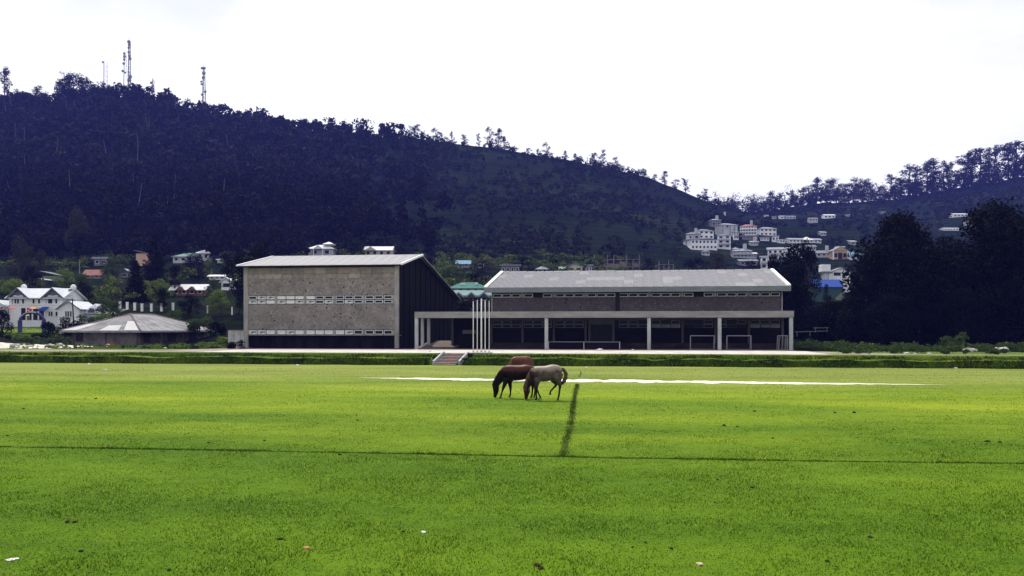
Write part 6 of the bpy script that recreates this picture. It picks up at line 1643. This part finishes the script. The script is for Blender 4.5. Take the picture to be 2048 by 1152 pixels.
R_BAY = dict(
    torso=[(385, 545, 32, .09), (398, 515, 82, .15), (440, 482, 120, .19), (500, 472, 130, .24), (610, 474, 132, .28), (710, 468, 128, .285), (800, 452, 120, .255), (865, 448, 96, .21), (912, 458, 60, .14), (932, 470, 28, .07)],
    neck=[(475, 450, .235, .13), (405, 500, .215, .12), (335, 580, .175, .098), (290, 650, .14, .085), (268, 700, .122, .08)],
    head=[(262, 695, .10, .078), (272, 750, .132, .088), (270, 800, .112, .075), (260, 850, .08, .058), (256, 876, .07, .056), (255, 893, .046, .04)],
    poll=(236, 690), eye=(238, 752), eyey=.074,
    legs=[(-1, [(450, 560, .17), (428, 645, .10), (402, 718, .066), (394, 740, .058), (376, 800, .037), (363, 846, .040), (358, 862, .035), (350, 890, .046)]),
          (1, [(500, 560, .17), (508, 645, .10), (519, 722, .066), (521, 750, .057), (521, 808, .037), (517, 850, .040), (512, 868, .035), (502, 890, .046)]),
          (-1, [(862, 480, .22), (862, 570, .17), (880, 640, .095), (898, 695, .066), (893, 770, .042), (886, 838, .042), (878, 866, .038), (870, 892, .047)]),
          (1, [(890, 480, .22), (905, 570, .17), (925, 640, .095), (945, 695, .066), (941, 770, .042), (936, 838, .042), (930, 866, .038), (922, 892, .047)])],
    tail=[(925, 410), (958, 450), (968, 530), (966, 610), (960, 690), (955, 760)], tailw=.022)
C_dun = coat('dun_coat', (0.082, 0.059, 0.051), (0.011, 0.005, 0.004), (0.020, 0.008, 0.006), back=(0.27, 0.22, 0.17), bz=1.30, dapple=.38)
C_bay = coat('dark_bay_coat', (0.012, 0.005, 0.0045), (0.003, 0.0025, 0.003), (0.003, 0.0025, 0.003), back=(0.060, 0.018, 0.011), zlo=.55, zhi=.95, bz=1.2)
C_chest = coat('chestnut_coat', (0.075, 0.024, 0.015), (0.05, 0.02, 0.013), (0.06, 0.022, 0.014), back=(0.13, 0.05, 0.033), bz=1.3)
H_dark = mat('black_brown_hair', (0.014, 0.009, 0.008), var=.4, scale=20, rough=.5)
H_dun = mat('dark_tail_hair', (0.035, 0.022, 0.017), color2=(0.12, 0.085, 0.06), scale=9, rough=.5)
H_chest = mat('chestnut_hair', (0.16, 0.075, 0.045), var=.3, scale=20, rough=.5)
M_hoof = mat('hoof_horn', (0.03, 0.025, 0.022), var=.3, scale=8, rough=.6)
def xw(zx, Y): return ((960 + zx / 8.533) - 1024) / F * Y
Yd, Yb_, Yc = 36.7, 37.9, 49.8
horse('grazing_horse', 'pale dun horse with dark tail grazing nearest the camera', R_DUN, 1100, 955, 412, (xw(1100, Yd), Yd, 0.0), 0, C_dun, H_dun, M_hoof)
horse('grazing_horse', 'dark bay horse grazing just left of the dun horse', R_BAY, 620, 897, 399, (xw(620, Yb_), Yb_, 0.0), 0, C_bay, H_dark, M_hoof)
horse('grazing_horse', 'chestnut horse mostly hidden behind the dark bay horse', R_BAY, 620, 897, 403, ((1041 - 1024) / F * Yc, Yc, 0.0), math.radians(38), C_chest, H_chest, M_hoof)

# ------------------------------------------------------------------ litter and droppings on the field and forecourt
def lump(name, label, px, py, r, m, flat=.5, cat='litter', group=None, z0=0.0, Y=None, seed=0):
    Y = Y or (EYE - z0) * F / (py - HOR); x = (px - 1024) / F * Y
    bm_ = bmesh.new(); bmesh.ops.create_icosphere(bm_, subdivisions=2, radius=1)
    rr = random.Random(seed)
    for v_ in bm_.verts:
        k = 1 + rr.uniform(-.3, .3); v_.co = Vector((v_.co.x * k, v_.co.y * k, max(v_.co.z, -.3) * k * flat))
    me = bpy.data.meshes.new(name); bm_.to_mesh(me); bm_.free()
    o = link(name, me, m); o.location = (x, Y, z0 + r * flat * .4); o.scale = (r * 1.3, r, r); o.rotation_euler = (0, 0, rr.uniform(0, 6))
    return tag(o, label, cat, group)
M_paper = mat('litter_white', (.62, .62, .62), var=.15, rough=.7)
M_dung = mat('horse_dung', (.028, .022, .014), var=.4, scale=20, rough=.95)
M_leafy = mat('dry_leaf', (.45, .20, .13), var=.2, rough=.8)
for i, (px, py, r, m, nm, lab) in enumerate((
    (847, 1065, .035, M_paper, 'paper_scrap', 'small white scrap in the near grass left of centre'), (612, 1097, .035, M_leafy, 'dry_leaf', 'reddish dry leaf in the near grass'),
    (1399, 1130, .04, mat('litter_tan', (.5, .38, .27), var=.2), 'pebble', 'pale tan pebble in the near grass right of centre'), (20, 1121, .04, M_paper, 'paper_scrap', 'crumpled white scrap in the lower left corner'), (32, 1119, .03, M_paper, 'paper_scrap', 'smaller white scrap beside the lower left one'),
    (211, 740, .11, M_paper, 'paper_scrap', 'white scrap on the far left of the field'), (595, 731, .12, M_paper, 'paper_scrap', 'white scrap at the foot of the bank before the tall hall'), (1911, 737, .13, M_paper, 'paper_scrap', 'white scrap at the foot of the bank near the roller'), (178, 729, .12, M_paper, 'paper_scrap', 'white scrap below the bank at the left'), (1172, 735, .09, M_paper, 'paper_scrap', 'white scrap right of the dun horse tail'))):
    lump(nm, lab, px, py, r, m, seed=i, group='litter on the field')
_cl = ((1448, 852, .09), (1475, 854, .05), (1509, 823, .08), (1670, 826, .07), (1708, 826, .09), (47, 818, .07), (192, 798, .08), (529, 882, .05), (417, 886, .05), (680, 910, .06), (715, 841, .06), (1203, 894, .04), (162, 1103, .05), (338, 1141, .04), (135, 1045, .06), (150, 1045, .05), (560, 1079, .05), (806, 1064, .04), (1075, 1132, .06), (1082, 1138, .05), (1343, 1098, .04), (1740, 1075, .05), (1654, 1123, .04), (1546, 877, .05), (1975, 884, .08), (2000, 885, .06), (1300, 970, .03), (1435, 960, .04), (1505, 976, .05), (1874, 1033, .035), (1265, 1095, .03), (1291, 1086, .035), (1430, 1006, .03), (15, 872, .05))
order = list(np.argsort(np.argsort([c_[0] for c_ in _cl])))
for i, (px, py, r) in enumerate(_cl):
    lump('dung_clump', 'small dark clump in the %s grass, %s among the field clumps counted from the left' % ('far' if py < 900 else 'near', ordn(order[i])), px, py, r * .62, M_dung, seed=50 + i, cat='clump', group='dark clumps scattered over the field', flat=.7)
for i, (px, py, r) in enumerate(((1199, 701, .25), (1265, 701, .15), (860, 703, .12), (1136, 715.5, .12), (1330, 716, .13), (1814, 708, .2), (1830, 708.5, .14), (1858, 709, .16), (1940, 704, .5), (2000, 704, .6), (215, 690, .2), (330, 697, .18), (100, 692, .35), (60, 694, .3), (30, 692, .4), (120, 690, .3))):
    zz = GZ + .03 if not (712 < py < 718) else .52
    Y_ = (EYE - zz) * F / (py - HOR)
    lump('pale_stone', 'pale stone on the %s, %s of those counted from its left end' % ('rubble yard' if px < 400 else 'bank step' if zz < .6 else 'forecourt edge', names[i]), px, py, r, mat('stone_pale', (.42, .40, .37), var=.2, scale=6, rough=.9), seed=120 + i, cat='stone', group='pale stones', z0=zz, flat=.55)
# ------------------------------------------------------------------ blue mountain air
hz = MB().box(-1800, 1800, -550, 1650, -2.4, 224).build('haze', None)
hmat = bpy.data.materials.new('blue_air'); hmat.use_nodes = True
hn = hmat.node_tree.nodes; hl = hmat.node_tree.links; hn.clear()
ho = hn.new('ShaderNodeOutputMaterial'); pv = hn.new('ShaderNodeVolumePrincipled')
pv.inputs['Color'].default_value = (0.16, 0.20, 1.0, 1)
pv.inputs['Density'].default_value = 0.00016
pv.inputs['Anisotropy'].default_value = 0.0
hl.new(pv.outputs[0], ho.inputs['Volume'])
hz.data.materials.append(hmat)
tag(hz, 'thin blue haze filling the valley air', kind='stuff')
